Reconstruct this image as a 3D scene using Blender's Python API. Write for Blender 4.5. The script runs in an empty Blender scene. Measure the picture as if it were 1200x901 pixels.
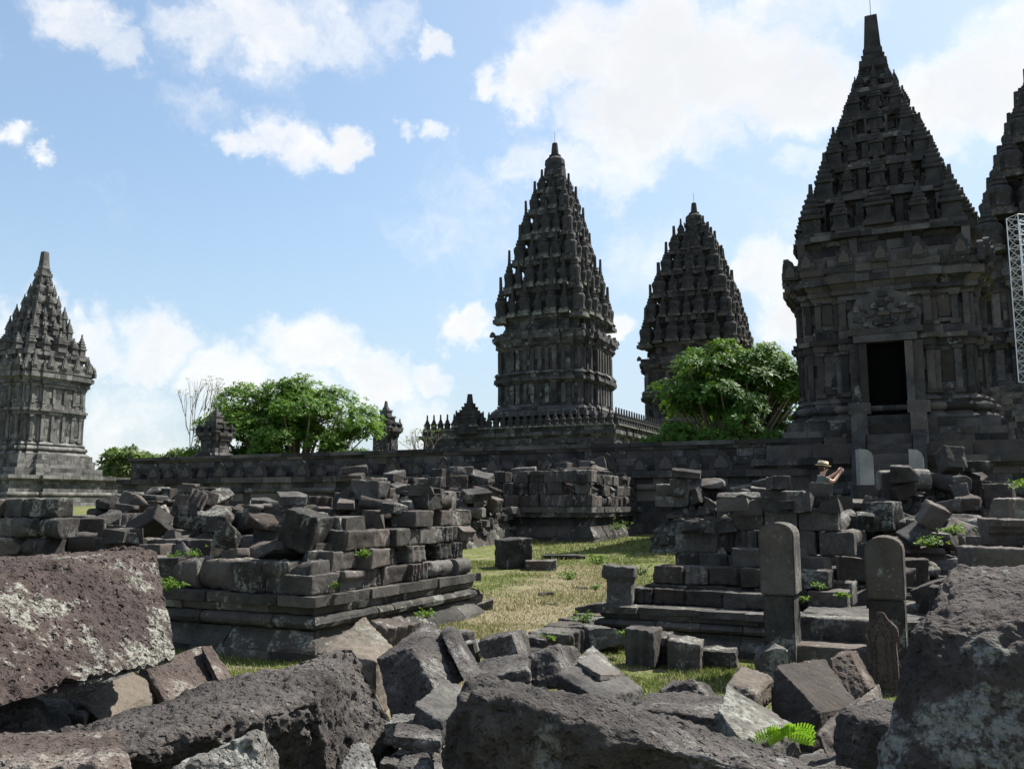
import bpy, bmesh, math, random
import numpy as np
from mathutils import Vector, Matrix, Euler

R = random.Random(7)
C = bpy.context.scene.collection
SC = bpy.context.scene

# ------------------------------------------------------------------ camera, world, sun, exposure
EYE, F, CX, CY = 1.5, 1040.0, 600.0, 450.5
TH = math.atan(139.5 / F)
cam = bpy.data.cameras.new('camera'); cam.lens = 31.2; cam.sensor_width = 36; cam.clip_start = .05; cam.clip_end = 5000
co = bpy.data.objects.new('camera', cam); C.objects.link(co); SC.camera = co
co.location = (0, 0, EYE); co.rotation_euler = (math.pi / 2 + TH, 0, 0)

SUN_AZ, SUN_EL = 56.0, 52.0
sun = bpy.data.lights.new('sun', 'SUN'); sun.energy = 5.0; sun.angle = math.radians(.5); sun.color = (1, .95, .87)
so = bpy.data.objects.new('sun', sun); C.objects.link(so)
_a, _e = math.radians(SUN_AZ), math.radians(SUN_EL)
SDIR = Vector((math.sin(_a) * math.cos(_e), math.cos(_a) * math.cos(_e), math.sin(_e)))
so.rotation_euler = (-SDIR).to_track_quat('-Z', 'Y').to_euler(); so.location = (30, 0, 40)
SC.view_settings.view_transform = 'Standard'; SC.view_settings.look = 'None'
SC.view_settings.gamma = 1; SC.view_settings.use_curve_mapping = False
SC.view_settings.exposure = 1.3
SC.cycles.max_bounces = 5; SC.cycles.diffuse_bounces = 3
SKY_STRENGTH = 0.061


def raydir(px, py):
    x = (px - CX) / F; y = (CY - py) / F
    return Vector((x, math.cos(TH) - y * math.sin(TH), math.sin(TH) + y * math.cos(TH)))


def W(px, py, D):
    """the world point at distance D straight ahead that the photo's pixel shows"""
    d = raydir(px, py)
    return Vector((d.x * D / d.y, D, EYE + d.z * D / d.y))


def proj(p):
    d = Vector(p) - Vector((0, 0, EYE))
    f = d.y * math.cos(TH) + d.z * math.sin(TH)
    u = -d.y * math.sin(TH) + d.z * math.cos(TH)
    if f <= 0: return (-9999, 0)
    return (CX + F * d.x / f, CY - F * u / f)


def NT(x): return x


class NB:
    """small node-tree builder"""
    def __init__(s, tree):
        s.t = tree; s.t.nodes.clear()
    def n(s, typ, **kw):
        nd = s.t.nodes.new(typ)
        ins = kw.pop('ins', {})
        for k, v in kw.items(): setattr(nd, k, v)
        for k, v in ins.items():
            if isinstance(v, bpy.types.NodeSocket): s.t.links.new(v, nd.inputs[k])
            else: nd.inputs[k].default_value = v
        return nd
    def math(s, op, a, b=0.0, c=0.0, clamp=False):
        return s.n('ShaderNodeMath', operation=op, use_clamp=clamp, ins={0: a, 1: b, 2: c}).outputs[0]
    def vm(s, op, a, b=(0, 0, 0)):
        nd = s.n('ShaderNodeVectorMath', operation=op, ins={0: a, 1: b})
        return nd.outputs['Value'] if op in ('DISTANCE', 'LENGTH', 'DOT_PRODUCT') else nd.outputs[0]
    def noise(s, vec, scale, detail=4, rough=.6, out='Fac', dist=0.0):
        return s.n('ShaderNodeTexNoise', ins={'Vector': vec, 'Scale': scale, 'Detail': detail, 'Roughness': rough, 'Distortion': dist}).outputs[out]
    def ramp(s, fac, a, b, x0=0., x1=1., smooth=True):
        return s.n('ShaderNodeMapRange', interpolation_type='SMOOTHSTEP' if smooth else 'LINEAR', ins={'Value': fac, 1: x0, 2: x1, 3: a, 4: b}).outputs[0]
    def mix(s, fac, a, b, blend='MIX'):
        nd = s.n('ShaderNodeMix', data_type='RGBA', blend_type=blend)
        for k, v in ((0, fac), (6, a), (7, b)):
            if isinstance(v, bpy.types.NodeSocket): s.t.links.new(v, nd.inputs[k])
            else: nd.inputs[k].default_value = v if k == 0 else (tuple(v) + (1,))[:4]
        return nd.outputs[2]


def build_world():
    w = bpy.data.worlds.new('World'); SC.world = w; w.use_nodes = True
    b = NB(w.node_tree)
    sky = b.n('ShaderNodeTexSky', sky_type='NISHITA', sun_disc=False, sun_elevation=_e, sun_rotation=_a,
              air_density=1.15, dust_density=1.6, ozone_density=1.6, altitude=0)
    gen = b.n('ShaderNodeTexCoord').outputs['Generated']
    warp = b.noise(gen, 5.0, 5, .6, 'Color')
    wv = b.vm('MULTIPLY', b.vm('SUBTRACT', warp, (.5, .5, .5)), (.14, .14, .12))
    warp2 = b.noise(gen, 22.0, 5, .65, 'Color')
    wv2 = b.vm('MULTIPLY', b.vm('SUBTRACT', warp2, (.5, .5, .5)), (.065, .065, .065))
    v = b.vm('ADD', b.vm('ADD', gen, wv), wv2)
    v = b.vm('MULTIPLY', v, (1, 1, 1.35))
    blobs = [(700, 55, 88, 1), (785, 60, 100, 1), (865, 95, 105, 1), (935, 120, 75, 1), (640, 95, 62, 1), (580, 108, 34, .9), (760, 135, 88, 1),
             (840, 160, 66, .8), (735, 205, 60, .62), (620, 190, 48, .6), (690, 195, 50, .6), (110, 40, 50, .72), (165, 75, 36, .6), (240, 60, 56, .66), (305, 40, 76, .72),
             (385, 42, 62, .66), (455, 30, 50, .5), (235, 125, 45, .45), (512, 60, 28, .85), (330, 168, 50, .8), (385, 163, 36, .9), (275, 172, 36, .8),
             (457, 140, 20, .7), (502, 144, 24, .7), (100, 405, 52, .8), (185, 405, 62, .85), (270, 440, 66, .85), (370, 412, 66, .9), (440, 445, 66, .85), (510, 435, 42, .75),
             (550, 378, 40, .95), (10, 375, 44, .9), (330, 490, 110, .62), (160, 490, 100, .6), (500, 500, 80, .55), (725, 385, 32, .95), (1120, 120, 80, 1), (1185, 110, 80, 1), (1080, 170, 60, .8),
             (895, 335, 52, .9), (925, 380, 54, 1), (940, 215, 36, .5), (5, 160, 30, .9), (46, 193, 18, .8), (940, 0, 70, .65), (1000, 10, 50, .5), (770, 300, 90, .36),
             (1250, 60, 90, .9), (-80, 60, 60, .6), (-70, 430, 90, .8), (560, 250, 110, .3), (950, 280, 90, .35)]
    tot = None
    for px, py, r, wgt in blobs:
        d = raydir(px, py).normalized(); c = (d.x, d.y, d.z * 1.35)
        dist = b.vm('DISTANCE', v, c)
        m = b.ramp(dist, wgt, 0., r / F * .35, r / F * 1.25)
        tot = m if tot is None else b.math('MAXIMUM', tot, m)
    fine = b.noise(v, 13.0, 7, .62)
    dens = b.math('ADD', tot, b.math('MULTIPLY', b.math('SUBTRACT', fine, .5), 1.15))
    cover = b.ramp(dens, 0., 1., .08, 1.06)
    # scattered cloud all round the sky
    gz = b.n('ShaderNodeSeparateXYZ', ins={0: gen}).outputs
    back = b.ramp(gz[1], 1., 0., -.1, .45)
    extra = b.math('MULTIPLY', b.ramp(b.noise(gen, 3.2, 6, .6), 0., 1., .5, .66), back)
    cover = b.math('MAXIMUM', cover, extra)
    grey = b.noise(b.vm('ADD', v, (.0, .0, .05)), 7.0, 5, .6)
    thick = b.ramp(b.math('ADD', tot, grey), 0., 1., .95, 1.75)
    ccol = b.mix(thick, (7.2, 7.2, 7.2), (5.9, 6.0, 6.15))
    # thin veil, thicker to the sunny side and towards the horizon
    side = b.ramp(gz[0], .10, .55, -.35, .5)
    low = b.ramp(gz[2], .5, 0., .0, .38)
    veil = b.math('ADD', b.math('ADD', side, low), .18, clamp=True)
    hz = b.mix(b.math('MULTIPLY', veil, .8), b.mix(1., sky.outputs[0], (1.08, 1.22, 1.26), 'MULTIPLY'), (4.2, 4.95, 5.8))
    col = b.mix(b.math('MULTIPLY', cover, .97), hz, ccol)
    bg = b.n('ShaderNodeBackground', ins={'Color': col, 'Strength': SKY_STRENGTH})
    out = b.n('ShaderNodeOutputWorld'); w.node_tree.links.new(bg.outputs[0], out.inputs[0])


build_world()

# ------------------------------------------------------------------ materials


ALB = .68      # the andesite is very dark


def stone_mat(name, mode='object', dark=(.05, .048, .048), light=(.15, .14, .13), brown=(.13, .085, .065), brown_amt=.5,
              lichen=.3, lcol=(.36, .37, .33), lscale=5., scale=1., bump=.5, pits=0., spread=.9, moss=.25, lz=None):
    dark, light, brown = (tuple(c * ALB for c in k) for k in (dark, light, brown)); lcol = tuple(c * .72 for c in lcol)
    m = bpy.data.materials.new(name); m.use_nodes = True
    b = NB(m.node_tree)
    tc = b.n('ShaderNodeTexCoord').outputs['Object']
    oi = b.n('ShaderNodeObjectInfo').outputs['Random']
    rnd = b.n('ShaderNodeNewGeometry').outputs['Random Per Island'] if mode == 'island' else oi
    off = b.n('ShaderNodeCombineXYZ', ins={0: b.math('MULTIPLY', rnd, 37.), 1: b.math('MULTIPLY', rnd, 91.), 2: b.math('MULTIPLY', rnd, 13.)}).outputs[0]
    v = b.vm('ADD', b.vm('MULTIPLY', tc, (scale,) * 3), off)
    if mode == 'plain': v = b.vm('MULTIPLY', tc, (scale,) * 3)
    big = b.noise(v, 2.2, 6, .65)
    fine = b.noise(v, 28, 6, .7)
    grit = b.noise(v, 120, 3, .7)
    tone = b.math('ADD', b.math('MULTIPLY', big, .75), b.math('MULTIPLY', fine, .35))
    col = b.mix(b.ramp(tone, 0., 1., .36, .74), dark, light)
    r2 = b.math('FRACT', b.math('MULTIPLY', rnd, 7.31))
    bam = b.math('MULTIPLY', b.ramp(b.math('ADD', b.noise(v, 1.3, 4), b.math('MULTIPLY', r2, .35)), 0., 1., .5, .95), brown_amt)
    col = b.mix(bam, col, brown)
    # weathered crust and green tinge, blotches with shapes of their own
    col = b.mix(b.math('MULTIPLY', b.ramp(b.noise(v, 3.7, 5, .7), 0., 1., .52, .7), moss), col, (.055, .062, .042))
    rr = b.math('FRACT', b.math('MULTIPLY', rnd, 3.77))
    mul = b.ramp(rr, 1. - spread * .45, 1. + spread * .75, 0., 1., smooth=False)
    mulc = b.n('ShaderNodeCombineXYZ', ins={0: mul, 1: mul, 2: mul}).outputs[0]
    if mode != 'plain': col = b.mix(1., col, mulc, 'MULTIPLY')
    if lichen > 0:
        l1 = b.noise(v, lscale, 8, .68, dist=.3)
        l2 = b.noise(v, lscale * .28, 3, .5)
        lm = b.math('ADD', b.math('MULTIPLY', l1, .62), b.math('MULTIPLY', l2, .38))
        if lz is not None:
            zz = b.n('ShaderNodeSeparateXYZ', ins={0: tc}).outputs[2]
            lm = b.math('ADD', lm, b.ramp(zz, .09, -.07, lz[0], lz[1]))
        th = .635 - lichen * .3
        mask = b.ramp(lm, 0., 1., th, th + .045)
        mask = b.math('MULTIPLY', mask, b.ramp(b.noise(v, lscale * 6.5, 4, .7), 0., 1., .40, .56))
        sp = b.n('ShaderNodeTexVoronoi', ins={'Vector': v, 'Scale': lscale * 4.5}).outputs['Distance']
        spots = b.math('MULTIPLY', b.ramp(sp, 1., 0., .10, .2), b.ramp(l2, 0., 1., .5, .62))
        mask = b.math('MAXIMUM', mask, b.math('MULTIPLY', spots, .8))
        lc = b.mix(b.ramp(fine, 0., 1., .3, .7), tuple(c * .62 for c in lcol), lcol)
        col = b.mix(b.math('MULTIPLY', mask, .85), col, lc)
    col = b.mix(b.ramp(grit, .55, 0., .25, .55), col, b.mix(1., col, (.55, .55, .55), 'MULTIPLY'))
    h = b.math('ADD', b.math('MULTIPLY', fine, .6), b.math('MULTIPLY', grit, .25))
    h = b.math('ADD', h, b.math('MULTIPLY', big, .8))
    if pits > 0:
        wv = b.vm('ADD', v, b.vm('MULTIPLY', b.noise(v, 14, 3, .6, 'Color'), (.05, .05, .05)))
        for sc, am in ((38, 1.), (85, .5)):
            vn = b.n('ShaderNodeTexVoronoi', ins={'Vector': wv, 'Scale': sc}); pv = vn.outputs['Distance']
            on = b.ramp(b.n('ShaderNodeSeparateColor', ins={0: vn.outputs['Color']}).outputs[0], 0., 1., .35, .5)
            hole = b.math('MULTIPLY', b.ramp(pv, 1., 0., .12, .42), on)
            h = b.math('SUBTRACT', h, b.math('MULTIPLY', hole, pits * am))
    bp = b.n('ShaderNodeBump', ins={'Height': h, 'Strength': min(1., bump), 'Distance': (.035 if mode == 'plain' else .03) / max(scale, .2)})
    p = b.n('ShaderNodeBsdfPrincipled', ins={'Base Color': col, 'Roughness': .92, 'Specular IOR Level': .18, 'Normal': bp.outputs[0]})
    o = b.n('ShaderNodeOutputMaterial'); m.node_tree.links.new(p.outputs[0], o.inputs[0])
    return m


def flat_mat(name, col, rough=.7, var=.0, scale=20, metal=0., trans=0.):
    m = bpy.data.materials.new(name); m.use_nodes = True
    b = NB(m.node_tree)
    tc = b.n('ShaderNodeTexCoord').outputs['Object']
    c = b.mix(b.noise(tc, scale, 4), tuple(x * (1 - var) for x in col), tuple(x * (1 + var) for x in col))
    p = b.n('ShaderNodeBsdfPrincipled', ins={'Base Color': c, 'Roughness': rough, 'Metallic': metal})
    o = b.n('ShaderNodeOutputMaterial'); m.node_tree.links.new(p.outputs[0], o.inputs[0])
    return m


def leaf_mat(name, a, bcol, trans=.35, rough=.45):
    m = bpy.data.materials.new(name); m.use_nodes = True
    b = NB(m.node_tree)
    rnd = b.n('ShaderNodeNewGeometry').outputs['Random Per Island']
    tc = b.n('ShaderNodeTexCoord').outputs['Object']
    f = b.math('ADD', b.math('MULTIPLY', rnd, .6), b.math('MULTIPLY', b.noise(tc, .9, 3), .5), clamp=True)
    c = b.mix(f, a, bcol)
    p = b.n('ShaderNodeBsdfPrincipled', ins={'Base Color': c, 'Roughness': max(rough, .6), 'Specular IOR Level': .22})
    tr = b.n('ShaderNodeBsdfTranslucent', ins={'Color': b.mix(.5, c, (.25, .42, .03))})
    mx = b.n('ShaderNodeMixShader', ins={0: trans, 1: p.outputs[0], 2: tr.outputs[0]})
    o = b.n('ShaderNodeOutputMaterial'); m.node_tree.links.new(mx.outputs[0], o.inputs[0])
    return m


M_TEMPLE = stone_mat('temple_masonry', 'island', dark=(.034, .035, .038), light=(.118, .116, .113), brown=(.115, .09, .072), brown_amt=.55, lichen=.2, lscale=1.6, scale=.9, bump=.9, spread=1.15)
M_TEMPLE_PALE = stone_mat('pale_temple_masonry', 'island', dark=(.065, .065, .066), light=(.235, .232, .222), brown=(.14, .13, .115), brown_amt=.25, lichen=.3, lscale=1.6, scale=.9, bump=.8, spread=.9)
M_FARTEMPLE = stone_mat('far_temple_masonry', 'island', dark=(.035, .035, .038), light=(.115, .114, .112), brown=(.08, .07, .06), brown_amt=.25, lichen=.3, lscale=.8, scale=.5, bump=.8, spread=.95)
M_BASE = stone_mat('base_masonry', 'island', dark=(.028, .028, .028), light=(.108, .104, .096), brown=(.10, .08, .066), brown_amt=.45, lichen=.32, lscale=4, scale=1., bump=.7, spread=.7, moss=.4)
M_BLOCK = stone_mat('weathered_stone', 'object', dark=(.026, .025, .025), light=(.128, .122, .115), brown=(.108, .08, .065), brown_amt=.55, lichen=.3, lscale=4.5, bump=.8, spread=.9)
M_PALE = stone_mat('pale_stone', 'object', dark=(.06, .06, .057), light=(.165, .16, .15), brown=(.2, .17, .13), brown_amt=.3, lichen=.4, lscale=5, bump=.7, spread=.4)
M_NEWEL = stone_mat('new_pale_stone', 'object', dark=(.28, .28, .27), light=(.48, .47, .45), brown=(.4, .38, .34), brown_amt=.2, lichen=.0, bump=.5, spread=.2, moss=.05)
M_TAN = stone_mat('tan_stone', 'object', dark=(.095, .08, .066), light=(.215, .187, .158), brown=(.175, .145, .115), brown_amt=.4, lichen=.12, lscale=8, bump=.8, spread=.2)
M_PIT = stone_mat('pitted_lichened_stone', 'plain', dark=(.045, .036, .034), light=(.125, .10, .092), brown=(.10, .07, .062), brown_amt=.4, lichen=.42, lcol=(.44, .45, .39), lscale=9, bump=1., pits=1.1, lz=(-.45, .3), moss=.1)
M_ROCK = stone_mat('rough_dark_rock', 'plain', dark=(.03, .029, .028), light=(.165, .153, .145), brown=(.09, .07, .06), brown_amt=.3, lichen=.27, lcol=(.32, .32, .3), lscale=6, bump=1., pits=.5, moss=.1)
M_ROCKL = stone_mat('rough_lichened_rock', 'plain', dark=(.03, .028, .027), light=(.15, .135, .127), brown=(.095, .07, .06), brown_amt=.35, lichen=.50, lcol=(.40, .42, .39), lscale=5, bump=1., pits=.4, lz=(-.25, .25), moss=.15)
M_ROCKD = stone_mat('long_block_stone', 'plain', dark=(.034, .032, .031), light=(.17, .155, .146), brown=(.085, .066, .058), brown_amt=.3, lichen=.16, lcol=(.36, .37, .34), lscale=7, bump=1., pits=.8, moss=.05, lz=(-.3, .1))
M_FIBRE = stone_mat('light_grey_rock', 'plain', dark=(.09, .09, .088), light=(.27, .265, .25), brown=(.2, .18, .16), brown_amt=.3, lichen=.42, lcol=(.42, .43, .41), lscale=8, bump=1., pits=.5, moss=.1)
M_BROWN = stone_mat('brown_rock', 'plain', dark=(.06, .045, .038), light=(.17, .14, .125), brown=(.15, .11, .09), brown_amt=.4, lichen=.3, lcol=(.36, .34, .3), lscale=7, bump=1., pits=.5, moss=.05)
M_BLACK = flat_mat('painted_interior_dark', (.004, .004, .004), 1.)  # interior shade put into the colour, for the door opening
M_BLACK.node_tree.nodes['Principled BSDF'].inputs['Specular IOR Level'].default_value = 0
M_METAL = flat_mat('galvanised_steel', (.62, .64, .66), .35, .1, metal=.3)
M_BARK = flat_mat('bark', (.16, .13, .1), .9, .4, 6)
M_LEAF = leaf_mat('glossy_tree_leaves', (.026, .075, .011), (.085, .17, .018), .32)
M_LEAFB = leaf_mat('darker_tree_leaves', (.018, .06, .008), (.058, .135, .015), .28)
M_LEAFD = leaf_mat('dull_leaves', (.05, .085, .03), (.11, .15, .05), .25, .6)
M_WEED = leaf_mat('weed_leaves', (.03, .07, .012), (.08, .14, .03), .35, .6)
M_FERN = leaf_mat('bright_fern_leaves', (.20, .40, .02), (.32, .55, .04), .25, .6)
M_SKIN = flat_mat('skin', (.55, .33, .25), .6, .06)
M_SHIRT = flat_mat('grey_green_cotton', (.10, .11, .095), .9, .15)
M_TROUSER = flat_mat('dark_cotton', (.04, .04, .05), .9, .15)
M_STRAW = flat_mat('straw', (.62, .5, .32), .8, .15, 60)
M_RIBBON = flat_mat('black_ribbon', (.02, .015, .015), .8)
M_HAIR = flat_mat('brown_hair', (.05, .03, .02), .8)
M_PLASTIC = flat_mat('black_plastic', (.02, .02, .022), .4)

# ------------------------------------------------------------------ helpers: noise, meshes, objects
_rs = np.random.RandomState(3)
_perm = _rs.permutation(256); _perm = np.concatenate([_perm, _perm, _perm])
_g = _rs.normal(size=(256, 3)); _g /= np.linalg.norm(_g, axis=1)[:, None]


def perlin(P):
    P = np.asarray(P, float); I = np.floor(P).astype(int); f = P - I; I &= 255
    u = f * f * f * (f * (f * 6 - 15) + 10)
    def gr(dx, dy, dz):
        h = _perm[_perm[_perm[I[:, 0] + dx] + I[:, 1] + dy] + I[:, 2] + dz]
        return (_g[h] * (f - np.array([dx, dy, dz]))).sum(1)
    def lp(a, b, t): return a + (b - a) * t
    x00 = lp(gr(0, 0, 0), gr(1, 0, 0), u[:, 0]); x10 = lp(gr(0, 1, 0), gr(1, 1, 0), u[:, 0])
    x01 = lp(gr(0, 0, 1), gr(1, 0, 1), u[:, 0]); x11 = lp(gr(0, 1, 1), gr(1, 1, 1), u[:, 0])
    return lp(lp(x00, x10, u[:, 1]), lp(x01, x11, u[:, 1]), u[:, 2]) * 1.6


def fbm(P, octv=4, gain=.5, seed=0.):
    P = np.asarray(P, float) + seed * 17.13; a = 1.; s = np.zeros(len(P))
    for i in range(octv):
        s += a * perlin(P); P = P * 2.03 + 11.7; a *= gain
    return s


def worley(P, seed=0):
    P = np.asarray(P, float) + seed * 7.7; I = np.floor(P).astype(int); best = np.full(len(P), 9.); who = np.zeros(len(P))
    for dx in (-1, 0, 1):
        for dy in (-1, 0, 1):
            for dz in (-1, 0, 1):
                J = I + np.array([dx, dy, dz]); k = J & 255
                h = _perm[_perm[_perm[k[:, 0]] + k[:, 1]] + k[:, 2]]
                c = J + (_g[h] * .5 + .5) * .9
                d = np.linalg.norm(P - c, axis=1); m = d < best; best = np.where(m, d, best); who = np.where(m, _perm[h + 57] / 255., who)
    return best, who


def mk_mesh(name, V, Fc, mat=None, smooth=False):
    me = bpy.data.meshes.new(name)
    V = np.asarray(V, np.float32)
    if isinstance(Fc, np.ndarray):
        k = Fc.shape[1]; nf = len(Fc)
        me.vertices.add(len(V)); me.vertices.foreach_set('co', V.ravel())
        me.loops.add(nf * k); me.loops.foreach_set('vertex_index', Fc.astype(np.int32).ravel())
        me.polygons.add(nf); me.polygons.foreach_set('loop_start', np.arange(0, nf * k, k, dtype=np.int32))
        me.polygons.foreach_set('loop_total', np.full(nf, k, np.int32))
        me.update(calc_edges=True)
    else:
        me.from_pydata([tuple(map(float, v)) for v in V], [], Fc); me.update()
    if smooth: me.polygons.foreach_set('use_smooth', [True] * len(me.polygons))
    if mat: me.materials.append(mat)
    return me


def link(name, me, parent=None, loc=None, rot=None):
    o = bpy.data.objects.new(name, me); C.objects.link(o)
    if parent is not None: o.parent = parent
    if loc is not None: o.location = loc
    if rot is not None: o.rotation_euler = rot
    return o


def tag(o, label=None, cat=None, group=None, kind=None):
    for k, v in (('label', label), ('category', cat), ('group', group), ('kind', kind)):
        if v: o[k] = v
    return o


def empty(name, loc, rz=0., label=None, cat=None, group=None):
    o = bpy.data.objects.new(name, None); C.objects.link(o); o.location = loc; o.rotation_euler = (0, 0, rz); o.empty_display_size = .2
    return tag(o, label, cat, group)


class MB:
    """collects shapes into one mesh"""
    def __init__(s): s.V = []; s.F = []
    def add(s, V, Fc):
        k = len(s.V); s.V.extend([tuple(v) for v in V]); s.F.extend([tuple(i + k for i in f) for f in Fc]); return s
    def box(s, c, d, rz=0., taper=0., jit=0., R_=None):
        x, y, z = d[0] / 2, d[1] / 2, d[2] / 2; t = 1 - taper
        P = [(-x, -y, -z), (x, -y, -z), (x, y, -z), (-x, y, -z), (-x * t, -y * t, z), (x * t, -y * t, z), (x * t, y * t, z), (-x * t, y * t, z)]
        ca, sa = math.cos(rz), math.sin(rz); q = R_ or R
        P = [(c[0] + a * ca - b_ * sa + q.uniform(-jit, jit), c[1] + a * sa + b_ * ca + q.uniform(-jit, jit), c[2] + h + q.uniform(-jit, jit)) for a, b_, h in P]
        return s.add(P, [(0, 3, 2, 1), (4, 5, 6, 7), (0, 1, 5, 4), (1, 2, 6, 5), (2, 3, 7, 6), (3, 0, 4, 7)])
    def lathe(s, prof, c=(0, 0, 0), n=10, sq=False):
        k = len(s.V); n = 4 if sq else n; q = math.sqrt(2) if sq else 1; a0 = math.pi / 4 if sq else 0
        for r, z in prof:
            for i in range(n):
                a = a0 + 2 * math.pi * i / n; s.V.append((c[0] + r * q * math.cos(a), c[1] + r * q * math.sin(a), c[2] + z))
        for j in range(len(prof) - 1):
            for i in range(n):
                a = k + j * n + i; b_ = k + j * n + (i + 1) % n; s.F.append((a, b_, b_ + n, a + n))
        s.F.append(tuple(k + i for i in range(n))[::-1]); s.F.append(tuple(k + (len(prof) - 1) * n + i for i in range(n)))
        return s
    def tube(s, pts, r, n=6):
        k = len(s.V); m = len(pts)
        rs = r if isinstance(r, (list, tuple)) else [r] * m
        for j, p in enumerate(pts):
            p = Vector(p); d = (Vector(pts[min(j + 1, m - 1)]) - Vector(pts[max(j - 1, 0)])).normalized()
            u = d.cross(Vector((0, 0, 1)) if abs(d.z) < .9 else Vector((1, 0, 0))).normalized(); w = d.cross(u)
            for i in range(n):
                a = 2 * math.pi * i / n; s.V.append(tuple(p + (u * math.cos(a) + w * math.sin(a)) * rs[j]))
        for j in range(m - 1):
            for i in range(n):
                a = k + j * n + i; b_ = k + j * n + (i + 1) % n; s.F.append((a, b_, b_ + n, a + n))
        s.F.append(tuple(k + i for i in range(n))[::-1]); s.F.append(tuple(k + (m - 1) * n + i for i in range(n)))
        return s
    def mesh(s, name, mat, smooth=False): return mk_mesh(name, s.V, s.F, mat, smooth)
    def build(s, name, mat, parent=None, smooth=False, loc=None, rot=None):
        return link(name, s.mesh(name, mat, smooth), parent, loc, rot)


G = math.radians(25.5)                       # the temple grid is turned this much
AX = Vector((math.cos(G), -math.sin(G), 0)); BX = Vector((math.sin(G), math.cos(G), 0))


def ground_z(x, y):
    y = np.asarray(y, float)
    return np.where(y < 9, 0, np.where(y < 54, .031 * (y - 9), 1.395))


def gz(x, y): return float(ground_z(x, y))


def vnormals(V, Fq):
    n = np.zeros_like(V)
    a, b, c, d = (V[Fq[:, i]] for i in range(4))
    fn = np.cross(c - a, d - b)
    for i in range(4): np.add.at(n, Fq[:, i], fn)
    return n / (np.linalg.norm(n, axis=1)[:, None] + 1e-9)


_rc = {}


def cube_grid(nx, ny, nz):
    key = (nx, ny, nz)
    if key in _rc: return _rc[key]
    def lin(n):
        t = np.linspace(-1, 1, n + 1); return .55 * np.sin(t * math.pi / 2) + .45 * t
    ax = [lin(nx), lin(ny), lin(nz)]; idx = {}; V = []; Fq = []
    N = (nx, ny, nz)
    def vid(i, j, k):
        t = (i, j, k)
        if t not in idx: idx[t] = len(V); V.append((ax[0][i], ax[1][j], ax[2][k]))
        return idx[t]
    for axn in range(3):
        u, w = [(1, 2), (2, 0), (0, 1)][axn]
        for side in (0, 1):
            for i in range(N[u]):
                for j in range(N[w]):
                    q = []
                    for di, dj in ((0, 0), (1, 0), (1, 1), (0, 1)):
                        t = [0, 0, 0]; t[axn] = N[axn] if side else 0; t[u] = i + di; t[w] = j + dj; q.append(vid(*t))
                    Fq.append(q if side else q[::-1])
    _rc[key] = (np.array(V), np.array(Fq)); return _rc[key]


def rounded(P, r):
    r = np.asarray(r, float); q = np.clip(P, -(1 - r), 1 - r); d = P - q
    l = np.linalg.norm(d / r, axis=1); l[l == 0] = 1
    s = np.where(l > 1, 1 / l, 1.)
    return q + d * s[:, None]


def cuts(P, n, rs, dmin=.75, dmax=1.3):
    for _ in range(n):
        v = rs.normal(size=3); v /= np.linalg.norm(v); d = rs.uniform(dmin, dmax)
        t = P @ v - d; P = P - np.where(t > 0, t, 0)[:, None] * v
    return P


# ------------------------------------------------------------------ ground and grass
def build_ground():
    ys = np.concatenate([np.arange(-12, 40, .25), np.arange(40, 120, 4), np.array([150, 250, 500, 1000, 2500])])
    xs = np.concatenate([np.array([-2500, -800, -300, -150, -80]), np.arange(-60, -14, 2), np.arange(-14, 16, .3), np.arange(16, 60, 2), np.array([80, 150, 300, 800, 2500])])
    X, Y = np.meshgrid(xs, ys); x = X.ravel(); y = Y.ravel()
    z = ground_z(x, y) + .02 * fbm(np.stack([x * .8, y * .8, 0 * x], 1), 4) * (np.abs(x) < 40) * (y < 60)
    nx = len(xs); i = np.arange(len(ys) - 1)[:, None] * nx + np.arange(nx - 1)[None]
    i = i.ravel(); Fq = np.stack([i, i + 1, i + nx + 1, i + nx], 1)
    m = bpy.data.materials.new('dry_grassy_ground'); m.use_nodes = True
    b = NB(m.node_tree); tc = b.n('ShaderNodeTexCoord').outputs['Object']
    g = b.mix(b.ramp(b.noise(tc, 14, 6, .75), 0., 1., .35, .65), (.04, .06, .015), (.14, .15, .05))
    s = b.mix(b.ramp(b.noise(tc, 30, 6, .75), 0., 1., .35, .65), (.09, .075, .045), (.28, .24, .16))
    d = b.mix(b.noise(tc, 18, 5), (.12, .10, .075), (.22, .19, .15))
    c = b.mix(path_mask(b, tc), g, s)
    c = b.mix(b.ramp(b.noise(tc, 1.6, 5, .7), 0., .8, .58, .68), c, d)
    bp = b.n('ShaderNodeBump', ins={'Height': b.noise(tc, 45, 6, .75), 'Strength': .9, 'Distance': .03})
    p = b.n('ShaderNodeBsdfPrincipled', ins={'Base Color': c, 'Roughness': .95, 'Specular IOR Level': .1, 'Normal': bp.outputs[0]})
    o = b.n('ShaderNodeOutputMaterial'); m.node_tree.links.new(p.outputs[0], o.inputs[0])
    o = link('ground', mk_mesh('ground', np.stack([x, y, z], 1), Fq, m, True)); tag(o, kind='structure')


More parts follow.
